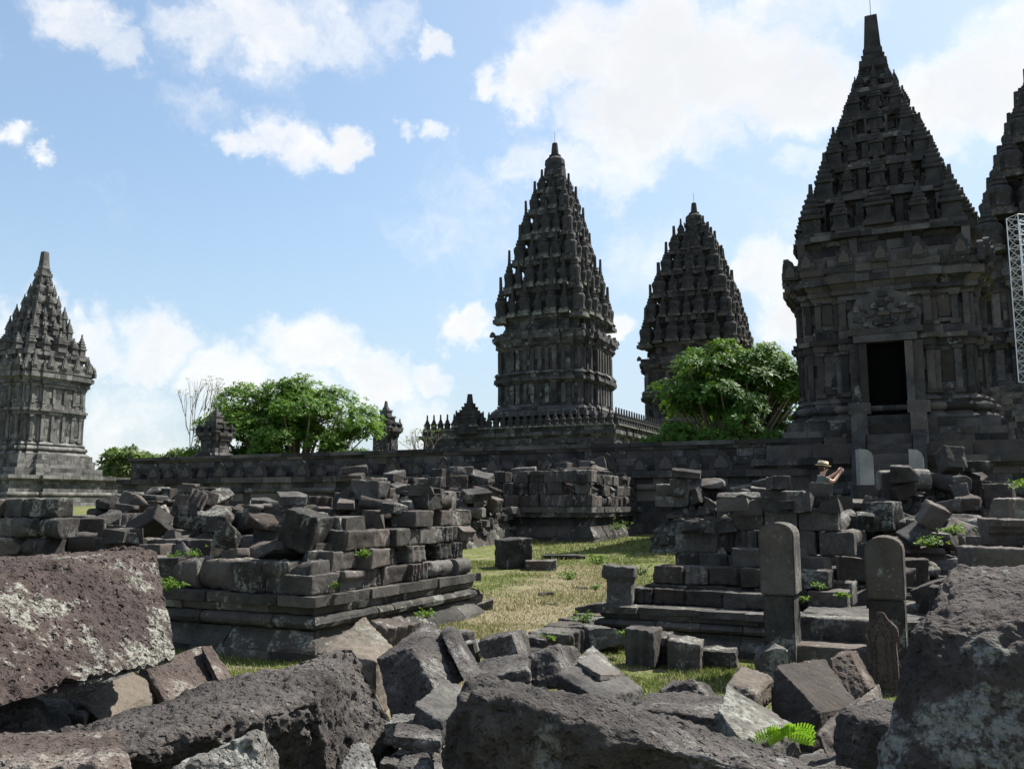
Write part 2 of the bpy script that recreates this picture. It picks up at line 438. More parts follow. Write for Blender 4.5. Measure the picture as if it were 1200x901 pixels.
def path_mask(b, tc):
    """worn straw-coloured strip that runs back between the ruined bases"""
    s = b.n('ShaderNodeSeparateXYZ', ins={0: tc}).outputs
    # distance from the line x = -0.35 + 0.21*(y-9)
    ln = b.math('SUBTRACT', s[0], b.math('MULTIPLY_ADD', s[1], .215, -2.25))
    a = b.math('ABSOLUTE', ln)
    n = b.math('MULTIPLY', b.math('SUBTRACT', b.noise(tc, 1.5, 5, .65), .5), 2.0)
    m = b.ramp(b.math('ADD', a, n), 1., 0., .45, 1.3)
    t = b.ramp(s[1], 1., 0., 17.5, 18.5)
    m2 = b.ramp(b.math('ADD', b.noise(tc, 2.3, 5, .7), 0), 0., .75, .5, .62)
    return b.math('MAXIMUM', b.math('MULTIPLY', m, t), m2)


build_ground()


def build_grass():
    m = bpy.data.materials.new('grass_blades'); m.use_nodes = True
    b = NB(m.node_tree); tc = b.n('ShaderNodeTexCoord').outputs['Object']
    rnd = b.n('ShaderNodeNewGeometry').outputs['Random Per Island']
    g = b.mix(rnd, (.06, .10, .02), (.17, .20, .05)); s = b.mix(rnd, (.17, .16, .07), (.34, .31, .17))
    pm = b.math('MULTIPLY', path_mask(b, tc), .72)
    pick = b.ramp(b.math('SUBTRACT', b.math('ADD', pm, .12), b.math('FRACT', b.math('MULTIPLY', rnd, 5.3))), 0., 1., -.02, .02)
    c = b.mix(pick, g, s)
    p = b.n('ShaderNodeBsdfPrincipled', ins={'Base Color': c, 'Roughness': .7, 'Specular IOR Level': .2})
    tr = b.n('ShaderNodeBsdfTranslucent', ins={'Color': c})
    mx = b.n('ShaderNodeMixShader', ins={0: .3, 1: p.outputs[0], 2: tr.outputs[0]})
    o = b.n('ShaderNodeOutputMaterial'); m.node_tree.links.new(mx.outputs[0], o.inputs[0])
    rs = np.random.RandomState(11)
    pts = []
    def patch(n, x0, x1, y0, y1, h): 
        x = rs.uniform(x0, x1, n); y = rs.uniform(y0, y1, n); pts.append(np.stack([x, y, np.full(n, h)], 1))
    patch(34000, -4, 1.2, 7., 11, .024); patch(46000, -1.6, 3.4, 10, 19, .026); patch(14000, .5, 3, 6.2, 8.6, .024)
    patch(12000, 0, 6, 19, 26, .05); patch(5000, -14, -6, 20, 34, .07); patch(3000, 6, 11, 26, 31, .06)
    P = np.concatenate(pts)
    dens = fbm(P * np.array([.9, .9, 0]), 4, seed=2)
    on_path = np.abs(P[:, 0] - (.215 * P[:, 1] - 2.25)) < .8
    keep = (dens > np.where(on_path, -.55, -.5))
    P = P[keep]; dn = dens[keep]
    n = len(P); h = P[:, 2] * rs.uniform(.5, 1.5, n) * (1 + .7 * np.clip(dn, 0, 1.5)); a = rs.uniform(0, 6.28, n); w = rs.uniform(.004, .008, n) * (1 + P[:, 1] * .04)
    x, y = P[:, 0], P[:, 1]; z = ground_z(x, y) - .012
    lx, ly = rs.normal(0, .5, n) * h, rs.normal(0, .5, n) * h
    A = np.stack([x - np.cos(a) * w, y - np.sin(a) * w, z], 1); B = np.stack([x + np.cos(a) * w, y + np.sin(a) * w, z], 1)
    T = np.stack([x + lx, y + ly, z + h + .012], 1)
    V = np.stack([A, B, T], 1).reshape(-1, 3); Fc = np.arange(n * 3).reshape(-1, 3)
    tag(link('grass', mk_mesh('grass', V, Fc, m)), 'short sunlit grass, green at the edges and straw coloured where it is trodden', 'grass', kind='stuff')


build_grass()

# ------------------------------------------------------------------ masonry rings


def plan(w, steps=()):
    """a square plan with stepped-out middles. w = outermost half width; steps = [(half length, setback), ...] outermost first"""
    q = []
    lv = [(c, w - s) for c, s in steps]
    last = w - (steps[-1][1] if steps else 0) if steps else w
    if not steps: q = [(w, w)]
    else:
        # from the middle of the +y side clockwise to the corner, then mirrored
        L = []
        for i, (c, s) in enumerate(steps):
            lvl = w - s; nxt = w - (steps[i + 1][1] if i + 1 < len(steps) else s)
            if i + 1 < len(steps): L += [(c, lvl), (c, nxt)]
            else: L += [(lvl, lvl)]
        q = L + [(y, x) for x, y in reversed(L[:-1])]
    P = []
    for k in range(4):
        for x, y in q:
            for _ in range(k): x, y = y, -x
            P.append((x, y))
    return P[::-1]          # anticlockwise


def rect(x0, x1, y0, y1): return [(x0, y0), (x1, y0), (x1, y1), (x0, y1)]


def ring(mb, poly, prof, blk=.5, jit=.008, depth=.25, gap=.004, seg=1, rough=0., seed=0, miss=0.):
    """one course of blocks round the polygon (anticlockwise). prof: [(out, z), ...] bottom to top, mitred at the corners"""
    n = len(poly); q = random.Random(seed + int(prof[0][1] * 1000))
    nr = []
    for i in range(n):
        x0, y0 = poly[i]; x1, y1 = poly[(i + 1) % n]; l = math.hypot(x1 - x0, y1 - y0) or 1e-6
        nr.append(((y1 - y0) / l, -(x1 - x0) / l))
    pr = list(prof)
    pr = [(-depth, pr[0][1])] + pr + [(-depth, pr[-1][1])]
    m = len(pr)
    for i in range(n):
        x0, y0 = poly[i]; x1, y1 = poly[(i + 1) % n]; L = math.hypot(x1 - x0, y1 - y0)
        if L < .02: continue
        d = ((x1 - x0) / L, (y1 - y0) / L); nn = nr[i]; npv = nr[i - 1]; nnx = nr[(i + 1) % n]
        e0 = -(npv[0] * d[0] + npv[1] * d[1]); e1 = (nnx[0] * d[0] + nnx[1] * d[1])   # +1 convex, -1 reflex
        k = max(1, round(L / blk + q.uniform(-.3, .3)))
        cut = [0] + sorted(L * (j + q.uniform(-.22, .22)) / k for j in range(1, k)) + [L]
        for j in range(k):
            if miss and q.random() < miss: continue
            o_ = q.gauss(0, jit); s0, s1 = cut[j], cut[j + 1]; b0 = len(mb.V)
            for t in range(seg + 1):
                f = t / seg
                for (o, z) in pr:
                    a = s0 + gap if j else s0 - e0 * -1 * 0
                    if j == 0: a = -o * 1.0 if e0 > 0 else (o if e0 < 0 else 0)
                    else: a = s0 + gap
                    if j == k - 1: c = L + o if e1 > 0 else (L - o if e1 < 0 else L)
                    else: c = s1 - gap
                    if j == 0 and e0 > 0: a = -o - (o_ if o > -depth else 0)
                    if j == k - 1 and e1 > 0: c = L + o + (o_ if o > -depth else 0)
                    s = a + (c - a) * f; oo = o + (o_ if o > -depth else 0)
                    if rough:
                        oo += q.uniform(-rough, rough); z2 = z + q.uniform(-rough, rough) * .5
                    else: z2 = z
                    mb.V.append((x0 + d[0] * s + nn[0] * oo, y0 + d[1] * s + nn[1] * oo, z2))
            for t in range(seg):
                for p in range(m):
                    p2 = (p + 1) % m
                    mb.F.append((b0 + t * m + p, b0 + (t + 1) * m + p, b0 + (t + 1) * m + p2, b0 + t * m + p2))
            mb.F.append(tuple(b0 + p for p in range(m))); mb.F.append(tuple(b0 + seg * m + p for p in reversed(range(m))))


def core(mb, poly, z0, z1, inset=.12):
    n = len(poly); k = len(mb.V)
    cx = sum(p[0] for p in poly) / n; cy = sum(p[1] for p in poly) / n
    x0, x1, y0, y1 = min(p[0] for p in poly), max(p[0] for p in poly), min(p[1] for p in poly), max(p[1] for p in poly)
    cx, cy, ex, ey = (x0 + x1) / 2, (y0 + y1) / 2, (x1 - x0) / 2, (y1 - y0) / 2; fx, fy = (ex - inset) / ex, (ey - inset) / ey
    for z in (z0, z1):
        for x, y in poly: mb.V.append((cx + (x - cx) * fx, cy + (y - cy) * fy, z))
    for i in range(n): mb.F.append((k + i, k + (i + 1) % n, k + n + (i + 1) % n, k + n + i))
    mb.F.append(tuple(k + n + i for i in range(n)))


def courses(mb, poly, z0, z1, o=0., h=.26, **kw):
    n = max(1, round((z1 - z0) / h)); dz = (z1 - z0) / n
    for i in range(n):
        a = z0 + i * dz; ring(mb, poly, [(o, a + .003), (o, a + dz - .003)], seed=i * 13 + kw.get('seed', 0), **{k: v for k, v in kw.items() if k != 'seed'})


def roll(o, z0, z1, b, n=5):
    c = (z0 + z1) / 2; r = (z1 - z0) / 2
    return [(o + b * math.sin(math.pi * i / n), c - r * math.cos(math.pi * i / n)) for i in range(n + 1)]


def cyma(o0, o1, z0, z1, n=6):
    return [(o0 + (o1 - o0) * (.5 - .5 * math.cos(math.pi * i / n)), z0 + (z1 - z0) * i / n) for i in range(n + 1)]


SQ_FINIAL = [(.36, 0), (.36, .1), (.31, .1), (.31, .16), (.27, .17), (.29, .33), (.27, .36), (.36, .37), (.37, .41), (.33, .43), (.26, .45), (.3, .48), (.31, .52), (.27, .54), (.21, .56),
             (.25, .59), (.25, .62), (.21, .64), (.16, .66), (.19, .69), (.19, .72), (.13, .74), (.10, .77), (.12, .79), (.11, .82), (.07, .84), (.05, 1.0)]
BELL = [(.27, 0), (.27, .08), (.22, .09), (.22, .13), (.26, .15), (.23, .19), (.22, .26), (.25, .38), (.25, .43), (.2, .48), (.13, .5), (.17, .51), (.17, .56), (.11, .57), (.14, .6), (.13, .63), (.08, .65), (.09, .69), (.07, .71), (.055, 1.0)]


def finial_mesh(name, kind, h, w, mat):
    mb = MB()
    if kind == 'bell': mb.lathe([(r * w / .54, z * h) for r, z in BELL[4:]], n=10); mb.lathe([(r * w / .54, z * h) for r, z in BELL[:5]], sq=True)
    else: mb.lathe([(r * w / .72, z * h) for r, z in SQ_FINIAL], sq=True)
    return mb.mesh(name, mat)


def antefix_mesh(name, w, h, t, mat):
    prof = [(-.5, 0), (-.5, .35), (-.38, .5), (-.42, .68), (-.25, .7), (-.18, .88), (0, 1.), (.18, .88), (.25, .7), (.42, .68), (.38, .5), (.5, .35), (.5, 0)]
    mb = MB(); n = len(prof)
    V = [(x * w, -t / 2, z * h) for x, z in prof] + [(x * w, t / 2, z * h) for x, z in prof]
    mb.add(V, [tuple(range(n)), tuple(range(2 * n - 1, n - 1, -1))] + [(i, i + n, (i + 1) % n + n, (i + 1) % n) for i in range(n)])
    mb.add([(x * w * .6, -t / 2 - .03, .12 * h + z * h * .6) for x, z in prof] + [(x * w * .6, -t / 2 + .01, .12 * h + z * h * .6) for x, z in prof],
           [tuple(range(n))] + [(i, i + n, (i + 1) % n + n, (i + 1) % n) for i in range(n)])
    return mb.mesh(name, mat)


def around(w, n, mid_out=0.):
    """n positions per side of a square ring, the corners shared: (x, y, outward angle)"""
    out = []
    for s in range(4):
        for i in range(n - 1):
            t = -1 + 2 * i / (n - 1); y = -w - (mid_out if 0 < i < n - 1 and abs(t) < .75 else 0)
            x = t * w; a = s * math.pi / 2
            out.append((x * math.cos(a) - y * math.sin(a), x * math.sin(a) + y * math.cos(a), a))
    return out


# ------------------------------------------------------------------ the two flanking temples with the doorway
def flank_temple(name, loc, rz, z0, mat, label, rod=True, rf=1., pod=1.):
    """z0: level of the ground it stands on; the heights above sea are the same for both"""
    root = empty(name, (loc[0], loc[1], 0), rz, label, 'temple')
    st = lambda w: plan(w, [(w * .46, 0), (w * .74, .16), (w, .34)])
    # podium
    mb = MB(); P = plan(3.75 * pod, [(2.1, 0), (9, .25)]); core(mb, P, z0 - .6, 2.75 if pod > 1 else 3.18)
    courses(mb, P, z0 - .6, 1.7, .25, .27, blk=.55); ring(mb, P, roll(.2, 1.7, 1.92, .12)); ring(mb, P, [(.12, 1.92), (.12, 2.1)])
    courses(mb, P, 2.1, 2.5, .0, .2, blk=.4); ring(mb, P, [(.1, 2.5), (.2, 2.6)]); ring(mb, P, [(.27, 2.6), (.27, 2.78)], blk=.6, jit=.012)
    mb.build('podium', mat, root)
    mb = MB(); P = plan(3.45, [(1.9, 0), (9, .25)])
    courses(mb, P, 2.78, 3.2, .1, .21, blk=.5); P = plan(3.1, [(1.7, 0), (9, .25)]); core(mb, P, 2.7, 3.9)
    courses(mb, P, 3.2, 3.62, .08, .21, blk=.5); courses(mb, P, 3.62, 3.9, -.05, .28, blk=.5); mb.build('terrace', mat, root)
    # base mouldings and the body
    mb = MB(); P = st(2.62); core(mb, P, 3.6, 8.0, .2)
    ring(mb, P, cyma(.38, .18, 3.9, 4.1)); ring(mb, P, roll(.16, 4.1, 4.34, .13)); ring(mb, P, [(.12, 4.34), (.12, 4.44)]); ring(mb, P, cyma(.16, .02, 4.44, 4.6))
    mb.build('base_moulding', mat, root)
    mb = MB(); core(mb, P, 4.5, 7.95, .15)
    courses(mb, P, 4.6, 6.0, .0, .35, blk=.42, jit=.012); ring(mb, P, [(.08, 6.0), (.1, 6.08), (.1, 6.2)]); ring(mb, P, [(.19, 6.2), (.19, 6.34)], jit=.015); ring(mb, P, [(.06, 6.34), (.06, 6.6)], blk=.4, jit=.015)
    courses(mb, P, 6.6, 7.55, .0, .32, blk=.42, jit=.012)
    # pilasters and niche panels proud of the wall
    for s in range(4):
        ca, sa = math.cos(s * math.pi / 2), math.sin(s * math.pi / 2)
        def put(x, z, w, h, y, t=.1):
            mb.box((x * ca + y * sa, x * sa - y * ca, z), (w, t, h), s * math.pi / 2, jit=.004)
        for z, h in ((5.3, 1.36), (7.07, .93)):
            for x in (-1.15, 1.15): put(x, z, .2, h, 2.62)
            for x in (-1.32, -1.86, 1.32, 1.86): put(x, z, .17, h, 2.47)
            for x in (-2.16, 2.16): put(x, z, .16, h, 2.3)
            for x in (-1.59, 1.59):
                put(x, z + h * .08, .3, h * .66, 2.455, .06); put(x, z - h * .37, .34, h * .12, 2.47, .1)
            for q_ in (-.42, .42):
                if z > 6 or s != 0: put(q_ * 1.0, z, .2, h, 2.645, .1)
            for x in (-1.15, 1.15, -1.32, -1.86, 1.32, 1.86):
                yy = 2.64 if abs(x) < 1.2 else 2.49
                put(x, z + h / 2 - .05, .27, .1, yy, .14); put(x, z - h / 2 + .06, .27, .12, yy, .14)
    mb.build('body', mat, root)
    mb = MB(); core(mb, P, 7.5, 8.9, -.1)
    for o0, o1, a, c in ((.05, .12, 7.55, 7.66), (.2, .2, 7.66, 7.8), (.16, .28, 7.8, 7.98), (.38, .38, 7.98, 8.2), (.30, .30, 8.2, 8.3), (.34, .36, 8.3, 8.5), (.28, .28, 8.5, 8.72)):
        ring(mb, P, [(o0, a), (o1, c)], jit=.014, blk=.45, depth=.5)
    mb.build('cornice', mat, root)
    am = antefix_mesh('antefix', .5, .62, .16, mat)
    for s in range(4):
        a = s * math.pi / 2; ca, sa = math.cos(a), math.sin(a)
        for x, y in ((-2.6, -2.6), (-2.1, -2.78), (-1.0, -2.95), (0, -2.98), (1.0, -2.95), (2.1, -2.78)):
            link('antefix', am, root, (x * ca - y * sa, x * sa + y * ca, 8.5 if abs(x) < 2.5 else 8.3), (0, 0, a))
    # roof tiers
    tiers = [(8.72, 9.75, 2.3, 2.62, 5, 1.6, .84, 1.95), (9.75, 11.1, 1.7, 2.0, 5, 1.25, .52, 1.7), (11.1, 12.2, 1.38, 1.64, 5, 1.2, .46, 1.5), (12.2, 13.2, 1.0, 1.26, 3, 1.1, .52, 1.3), (13.2, 14.1, .72, .92, 3, 1.0, .42, 1.2), (14.15, 14.95, .48, .62, 3, .75, .26, .85), (14.95, 15.4, .28, .36, 3, .38, .16, .45)]
    Z = lambda q_: 8.72 + (q_ - 8.72) * rf
    for i, (a, t, w, wl, n, fh, fw, bh) in enumerate(tiers):
        a, t, fh, bh = Z(a), Z(t), fh * rf, bh * rf
        if rf < 1 and i: w, wl, fw = w * .86, wl * .86, fw * .86
        mb = MB(); P = plan(w, [(w * .45, 0), (w * .72, .1), (w, .2)]); core(mb, P, a - .1, t, .1)
        courses(mb, P, a, t - .42, .0, .27, blk=.4, jit=.015, depth=.2)
        ring(mb, P, [(.03, t - .42), (.12, t - .3)], depth=.3); ring(mb, P, [(wl - w, t - .3), (wl - w, t - .14)], blk=.4, jit=.02, depth=.4); ring(mb, P, [(wl - w - .1, t - .14), (wl - w - .1, t)], blk=.4, jit=.02, depth=.4)
        for x, y, an in around(w - .02, 4, .1):
            mb.box((x, y, (a + t) / 2 - .1), (.22, .22, (t - a) * .62), an)
        mb.build('roof_tier', mat, root)
        fm = finial_mesh('finial', 'sq', fh, fw, mat); fs = finial_mesh('finial', 'sq', fh * .8, fw * .62, mat); fc = finial_mesh('finial', 'sq', bh, min(fw * 1.15, bh * .37), mat)
        for j, (x, y, an) in enumerate(around(wl - fw * .52, n, .12)):
            small = n == 5 and j % 2 == 1
            corner = j % (n - 1) == 0
            link('finial', fc if corner else fs if small else fm, root, (x * (.9 if corner else 1), y * (.9 if corner else 1), t - .02 - (.2 if corner else 0) * bh / 2), (0, 0, an + R.uniform(-.05, .05)))
    mb = MB()
    mb.lathe([(r_, Z(z_)) for r_, z_ in [(.4, 15.2), (.42, 15.42), (.36, 15.44), (.38, 15.6), (.3, 15.62), (.44, 15.75), (.42, 16.0), (.34, 16.02), (.36, 16.2), (.26, 16.22), (.3, 16.3), (.3, 16.4), (.26, 16.5), (.19, 17.65), (.12, 17.7)]], sq=True)
    mb.build('spire', mat, root)
    if rod: MB().tube([(0, 0, 17.7), (0, 0, 18.9)], .018, 5).build('lightning_rod', M_METAL, root)
    # doorway, porch frame and stair
    mb = MB()
    for x in (-.74, .74): mb.box((x, -2.86, 5.1), (.46, .5, 2.0), jit=.01); mb.box((x * .82, -2.98, 5.06), (.2, .4, 2.05), jit=.006); mb.box((x * 1.05, -2.95, 4.2), (.6, .55, .34), jit=.01)
    mb.box((0, -2.9, 6.22), (1.7, .56, .22), jit=.01); mb.box((0, -2.92, 6.42), (2.0, .5, .16), jit=.01)
    prof = [(-.95, 6.5), (-.98, 7.0), (-.8, 7.2), (-.72, 7.42), (-.45, 7.55), (0, 7.72), (.45, 7.55), (.72, 7.42), (.8, 7.2), (.98, 7.0), (.95, 6.5)]
    n = len(prof); mb.add([(x, -3.05, z) for x, z in prof] + [(x, -2.6, z) for x, z in prof], [tuple(range(n)), tuple(range(2 * n - 1, n - 1, -1))] + [(i, i + n, (i + 1) % n + n, (i + 1) % n) for i in range(n)])
    mb.lathe([(.01, -.04), (.16, -.02), (.2, .05), (.1, .1)], (0, -3.06, 6.9), 10); mb.box((-.32, -3.08, 6.98), (.2, .1, .14), jit=.02); mb.box((.32, -3.08, 6.98), (.2, .1, .14), jit=.02); mb.box((0, -3.09, 6.68), (.6, .12, .12), jit=.02)
    for _ in range(46):
        a = R.uniform(-.85, .85); zz = R.uniform(6.55, 7.55 - abs(a) * .5); mb.box((a, -3.07, zz), (R.uniform(.08, .24), .08, R.uniform(.06, .18)), 0, .2, .02)
    mb.build('door_frame', mat, root)
    MB().box((0, -2.72, 5.05), (1.05, .3, 2.15)).build('doorway', M_BLACK, root)  # solid black box in place of a hollow interior; its shade is painted
    mb = MB(); ns = 12; top = 3.97; bot = z0
    for i in range(ns):
        z1 = top - (top - bot) * i / ns; mb.box((0, -3.15 - .27 * i, (z0 - .4 + z1) / 2), (1.15, .30, z1 - z0 + .4), jit=.006)
    mb.build('stair', mat, root)
    for sx in (-1, 1):
        mb = MB(); L = .27 * ns
        k = [(-3.1, top + .05), (-3.1 - L * .45, top - (top - bot) * .42 + .35), (-3.1 - L * .8, top - (top - bot) * .72 + .25), (-3.1 - L, bot + .75), (-3.1 - L, z0 - .3), (-3.1, z0 - .3)]
        V = [(sx * .6, y, z) for y, z in k] + [(sx * .92, y, z) for y, z in k]
        n = len(k); fs = [tuple(range(n)), tuple(range(2 * n - 1, n - 1, -1))] + [(i, (i + 1) % n, (i + 1) % n + n, i + n) for i in range(n)]
        mb.add(V, fs); mb.box((sx * .76, -3.5, 3.55), (.42, .5, .9), jit=.02); mb.build('stair_wing', mat, root)
    return root


TR = (12.05, 27.9)
t = flank_temple('flank_temple', (TR[0], TR[1], 0), -G, .55, M_TEMPLE, 'tall dark temple with a black doorway and stepped pyramid roof beside the leafy tree')
t2 = flank_temple('flank_temple', (-29.25, 54.0, 0), -G, 1.2, M_TEMPLE_PALE, 'pale grey pointed temple standing at the far end of the courtyard wall', rod=False, rf=.74, pod=1.22)
t2.rotation_euler = (0, 0, -G - .02); t2.scale = (.87, .87, 1.115)

# pale newel stones at the stair foot
mb = MB()
prof = [(0, 0), (.34, 0), (.34, .7), (.3, .82), (.2, .9), (0, .92)]
for i, (px, w) in enumerate(((1014, .34), (1075, .4))):
    p = W(px, 557, 22.9); n = len(prof)
    V = [(x - .17, -.2, z) for x, z in prof] + [(x - .17, .2, z) for x, z in prof]
    o = empty('newel_stone', (p.x, p.y, p.z - .25), -G + (.0 if i else .3))
    MB().add(V, [tuple(range(n)), tuple(range(2 * n - 1, n - 1, -1))] + [(i_, i_ + n, (i_ + 1) % n + n, (i_ + 1) % n) for i_ in range(n)]).build('newel_cap', M_NEWEL, o)
    MB().box((0, 0, -.9), (.5, .5, 1.795), jit=.02).build('newel_base', M_TEMPLE, o)
    tag(o, ('rounded pale newel stone at the foot of the temple stair, beside the person', 'squared pale newel stone at the foot of the temple stair, away from the person')[i], 'newel', 'newels of the temple stair')

# ------------------------------------------------------------------ the tall tiered towers behind


def tower(name, label, c, half, z0, zc, tiers, ztop, mat, n0=6, rod=True):
    root = empty(name, (c[0], c[1], 0), -G, label, 'temple', 'great towers in the inner courtyard')
    pl = lambda w: plan(w, [(w * .42, 0), (w * .68, w * .07), (w, w * .15)])
    w = half * .93; P = pl(w); H = zc - z0; u = H / 7.5
    mb = MB(); core(mb, P, z0 - 3, zc, .3)
    for o0, o1, a, b_ in ((.8, .8, 0, .35), (.6, .5, .35, .6), (.55, .35, .6, .85), (.15, .15, .85, 1.1)): ring(mb, P, [(o0 * u, z0 + a * u), (o1 * u, z0 + b_ * u)], blk=.8, jit=.03, depth=.4)
    mb.build('base_moulding', mat, root)
    mb = MB(); core(mb, P, z0, zc, .25)
    courses(mb, P, z0 + 1.1 * u, z0 + 2.9 * u, 0, .45 * u, blk=.55, jit=.04); ring(mb, P, [(.15 * u, z0 + 2.9 * u), (.3 * u, z0 + 3.1 * u)], jit=.03); ring(mb, P, [(.45 * u, z0 + 3.1 * u), (.45 * u, z0 + 3.4 * u)], jit=.04, blk=.6)
    ring(mb, P, [(.3 * u, z0 + 3.4 * u), (.3 * u, z0 + 3.75 * u)], jit=.05); ring(mb, P, [(.4 * u, z0 + 3.75 * u), (.2 * u, z0 + 4.0 * u)], jit=.04)
    courses(mb, P, z0 + 4.0 * u, z0 + 6.0 * u, 0, .45 * u, blk=.55, jit=.04)
    for s in range(4):
        for x in np.linspace(-.92, .92, 12):
            y = -w - .03 if abs(x) < .42 else (-w * .93 - .03 if abs(x) < .68 else -w * .85 - .03); x *= w * .92
            a = s * math.pi / 2
            for zz, hh in ((z0 + 2 * u, 1.7 * u), (z0 + 5 * u, 1.9 * u)):
                mb.box((x * math.cos(a) - y * math.sin(a), x * math.sin(a) + y * math.cos(a), zz), (.34 * u, .34 * u, hh), a, jit=.02)
    mb.build('body', mat, root)
    mb = MB(); core(mb, P, zc - 1.6 * u, zc, -.1)
    for o0, o1, a, b_ in ((.1, .25, 6, 6.25), (.32, .32, 6.25, 6.5), (.28, .42, 6.5, 6.8), (.5, .5, 6.8, 7.15), (.4, .4, 7.15, 7.5)): ring(mb, P, [(o0 * u, z0 + a * u), (o1 * u, z0 + b_ * u)], jit=.05, blk=.6, depth=.8)
    mb.build('cornice', mat, root)
    am = antefix_mesh('antefix', .5 * u, .5 * u, .25, mat)
    for x, y, an in around(half * .9, 7, half * .06)[:13]: link('antefix', am, root, (x, y, zc - .2 * u), (0, 0, an))
    z = zc
    nt = len(tiers)
    rest = MB()
    for i, (zt, wt) in enumerate(tiers):
        zn = tiers[i + 1][0] if i + 1 < nt else ztop[0]
        wt *= .95
        P = pl(wt * (.96 if i == 0 else .86)); mb = MB(); core(mb, P, z - .3, zt, .1)
        hh = zt - z; courses(mb, P, z, zt - .3 * hh, 0, .5, blk=.6, jit=.05, depth=.3)
        ov = .35 if i == 0 else 1.; ring(mb, P, [(.02, zt - .3 * hh), (wt * .09 * ov, zt - .18 * hh)], depth=.4, jit=.04); ring(mb, P, [(wt * .14 * ov, zt - .18 * hh), (wt * .14 * ov, zt)], blk=.6, jit=.06, depth=.5)
        mb.build('roof_tier', mat, root)
        n = [n0, n0, 5, 5, 4, 3, 3][min(i, 6)] if wt > .9 else 3
        fh = (zn - zt) * 1.3; fw = min(2 * wt / (n - 1) * .84, fh * .5)
        fm = finial_mesh('finial', 'bell', fh, fw, mat); fs = finial_mesh('finial', 'bell', fh * .8, fw * .74, mat); fc = finial_mesh('finial', 'bell', fh * 1.22, fw * 1.08, mat)
        for j, (x, y, an) in enumerate(around(wt - fw * .42, n, wt * .07)):
            corner = j % (n - 1) == 0
            link('finial', fc if corner else (fs if j % 2 else fm), root, (x, y, zt - (.12 * fh if corner else 0)), (R.uniform(-.03, .03), R.uniform(-.03, .03), an + R.uniform(-.15, .15)))
        # engaged half-shafts behind the finials
        P = pl(wt * .72)
        z = zt
    mb = MB(); a, r, t_ = ztop

    mb.lathe([(r * 1.5, tiers[-1][0]), (r * 1.4, a), (r * 1.2, a + .02), (r * 1.35, a + (t_ - a) * .12), (r * 1.3, a + (t_ - a) * .3), (r * .9, a + (t_ - a) * .42), (r * .7, a + (t_ - a) * .45), (r * .8, a + (t_ - a) * .5), (r * .52, a + (t_ - a) * .53), (r * .36, t_ - .05), (r * .25, t_)], n=12)
    mb.build('spire', mat, root)
    if rod: MB().tube([(0, 0, t_ - .2), (0, 0, t_ + 1.1)], .05, 5).build('lightning_rod', M_METAL, root)
    return root


def zat(py, D, px=600): return W(px, py, D).z


def sc_(D, py=400): return F * raydir(600, py).y / D        # pixels per metre


# centre tower
DC = 80.0; cx = (650 - 600) / F * DC * 1.0
K = 1.20
tl = [(y, hp) for y, hp in ((370, 63), (336, 54), (304, 44), (274, 36), (246, 28), (222, 20), (206, 12))]
Tc = tower('tiered_tower', 'tall many-tiered tower in the middle, rising behind a wall topped with small finials', (cx + .2, DC), 71 / sc_(DC) / K * 1.04, zat(488, DC - 4), zat(388, DC - 4),
           [(zat(y, DC - 4 * hp / 70), hp / sc_(DC, y) / K * 1.08) for y, hp in tl], (zat(198, DC), .72, zat(168, DC)), M_FARTEMPLE, 7)
DD = 96.0
tl = [(402, 59), (372, 52), (344, 45), (318, 36), (294, 27), (274, 18), (262, 11)]
Td = tower('tiered_tower', 'dark many-tiered tower rising behind the round leafy tree', ((821 - 600) / F * DD, DD), 66 / sc_(DD) / K * 1.1, zat(500, DD - 4), zat(418, DD - 4),
           [(zat(y, DD - 4 * hp / 70), hp / sc_(DD, y) / K * 1.17) for y, hp in tl], (zat(262, DD), .75, zat(238, DD)), M_TEMPLE, 7)
DE = 100.0
tl = [(275, 108), (232, 92), (190, 76), (152, 60), (118, 44), (90, 30), (70, 18)]
Te = tower('tiered_tower', 'huge dark tower partly hidden behind the temple with the doorway', ((1272 - 600) / F * DE, DE), 118 / sc_(DE) / K * 1.1, zat(470, DE - 5), zat(310, DE - 5),
           [(zat(y, DE - 6 * hp / 70), hp / sc_(DE, y) / K * 1.15) for y, hp in tl], (zat(60, DE), 1.3, zat(15, DE)), M_TEMPLE)

mb = MB(); P = rect(-17, 17, -17, 17); pz = zat(446, 84); core(mb, P, 0, pz, .3); courses(mb, P, 0, pz, 0, .6, blk=.9, jit=.04)
mb.build('platform', M_TEMPLE, Te)
# walled platform round the centre tower
corner = W(719, 503, 70.); loc = (corner.x, corner.y, 0)
root = empty('tower_platform', loc, -G, 'broad stone platform under the middle tower, edged with rows of small finials', 'platform')
LW_ = 17.4; zt = W(719, 497, 70.).z
mb = MB(); P = rect(-LW_, 0, 0, LW_); core(mb, P, 0, zt, .3)
courses(mb, P, .5, zt - .9, 0, .45, blk=.8, jit=.04); ring(mb, P, [(.05, zt - .9), (.2, zt - .7)], jit=.03); ring(mb, P, [(.25, zt - .7), (.25, zt - .4)], jit=.05, blk=.9); ring(mb, P, [(.1, zt - .4), (.1, zt)], blk=.8, jit=.04)
mb.build('platform_wall', M_FARTEMPLE, root)
fm = finial_mesh('finial', 'bell', 1.45, .62, M_FARTEMPLE); cnt = 0
for i in range(26):
    x = -LW_ + .3 + i * (LW_ - .6) / 25
    if not 4.6 < -x - 8.0 < 7.2 or True: link('finial', fm, root, (x, -.0, zt - .02), (0, 0, R.uniform(-.2, .2)))
for i in range(1, 26): link('finial', fm, root, (0, i * .68, zt - .02), (0, 0, R.uniform(-.2, .2)))
mb = MB(); tx = -LW_ + 4.4
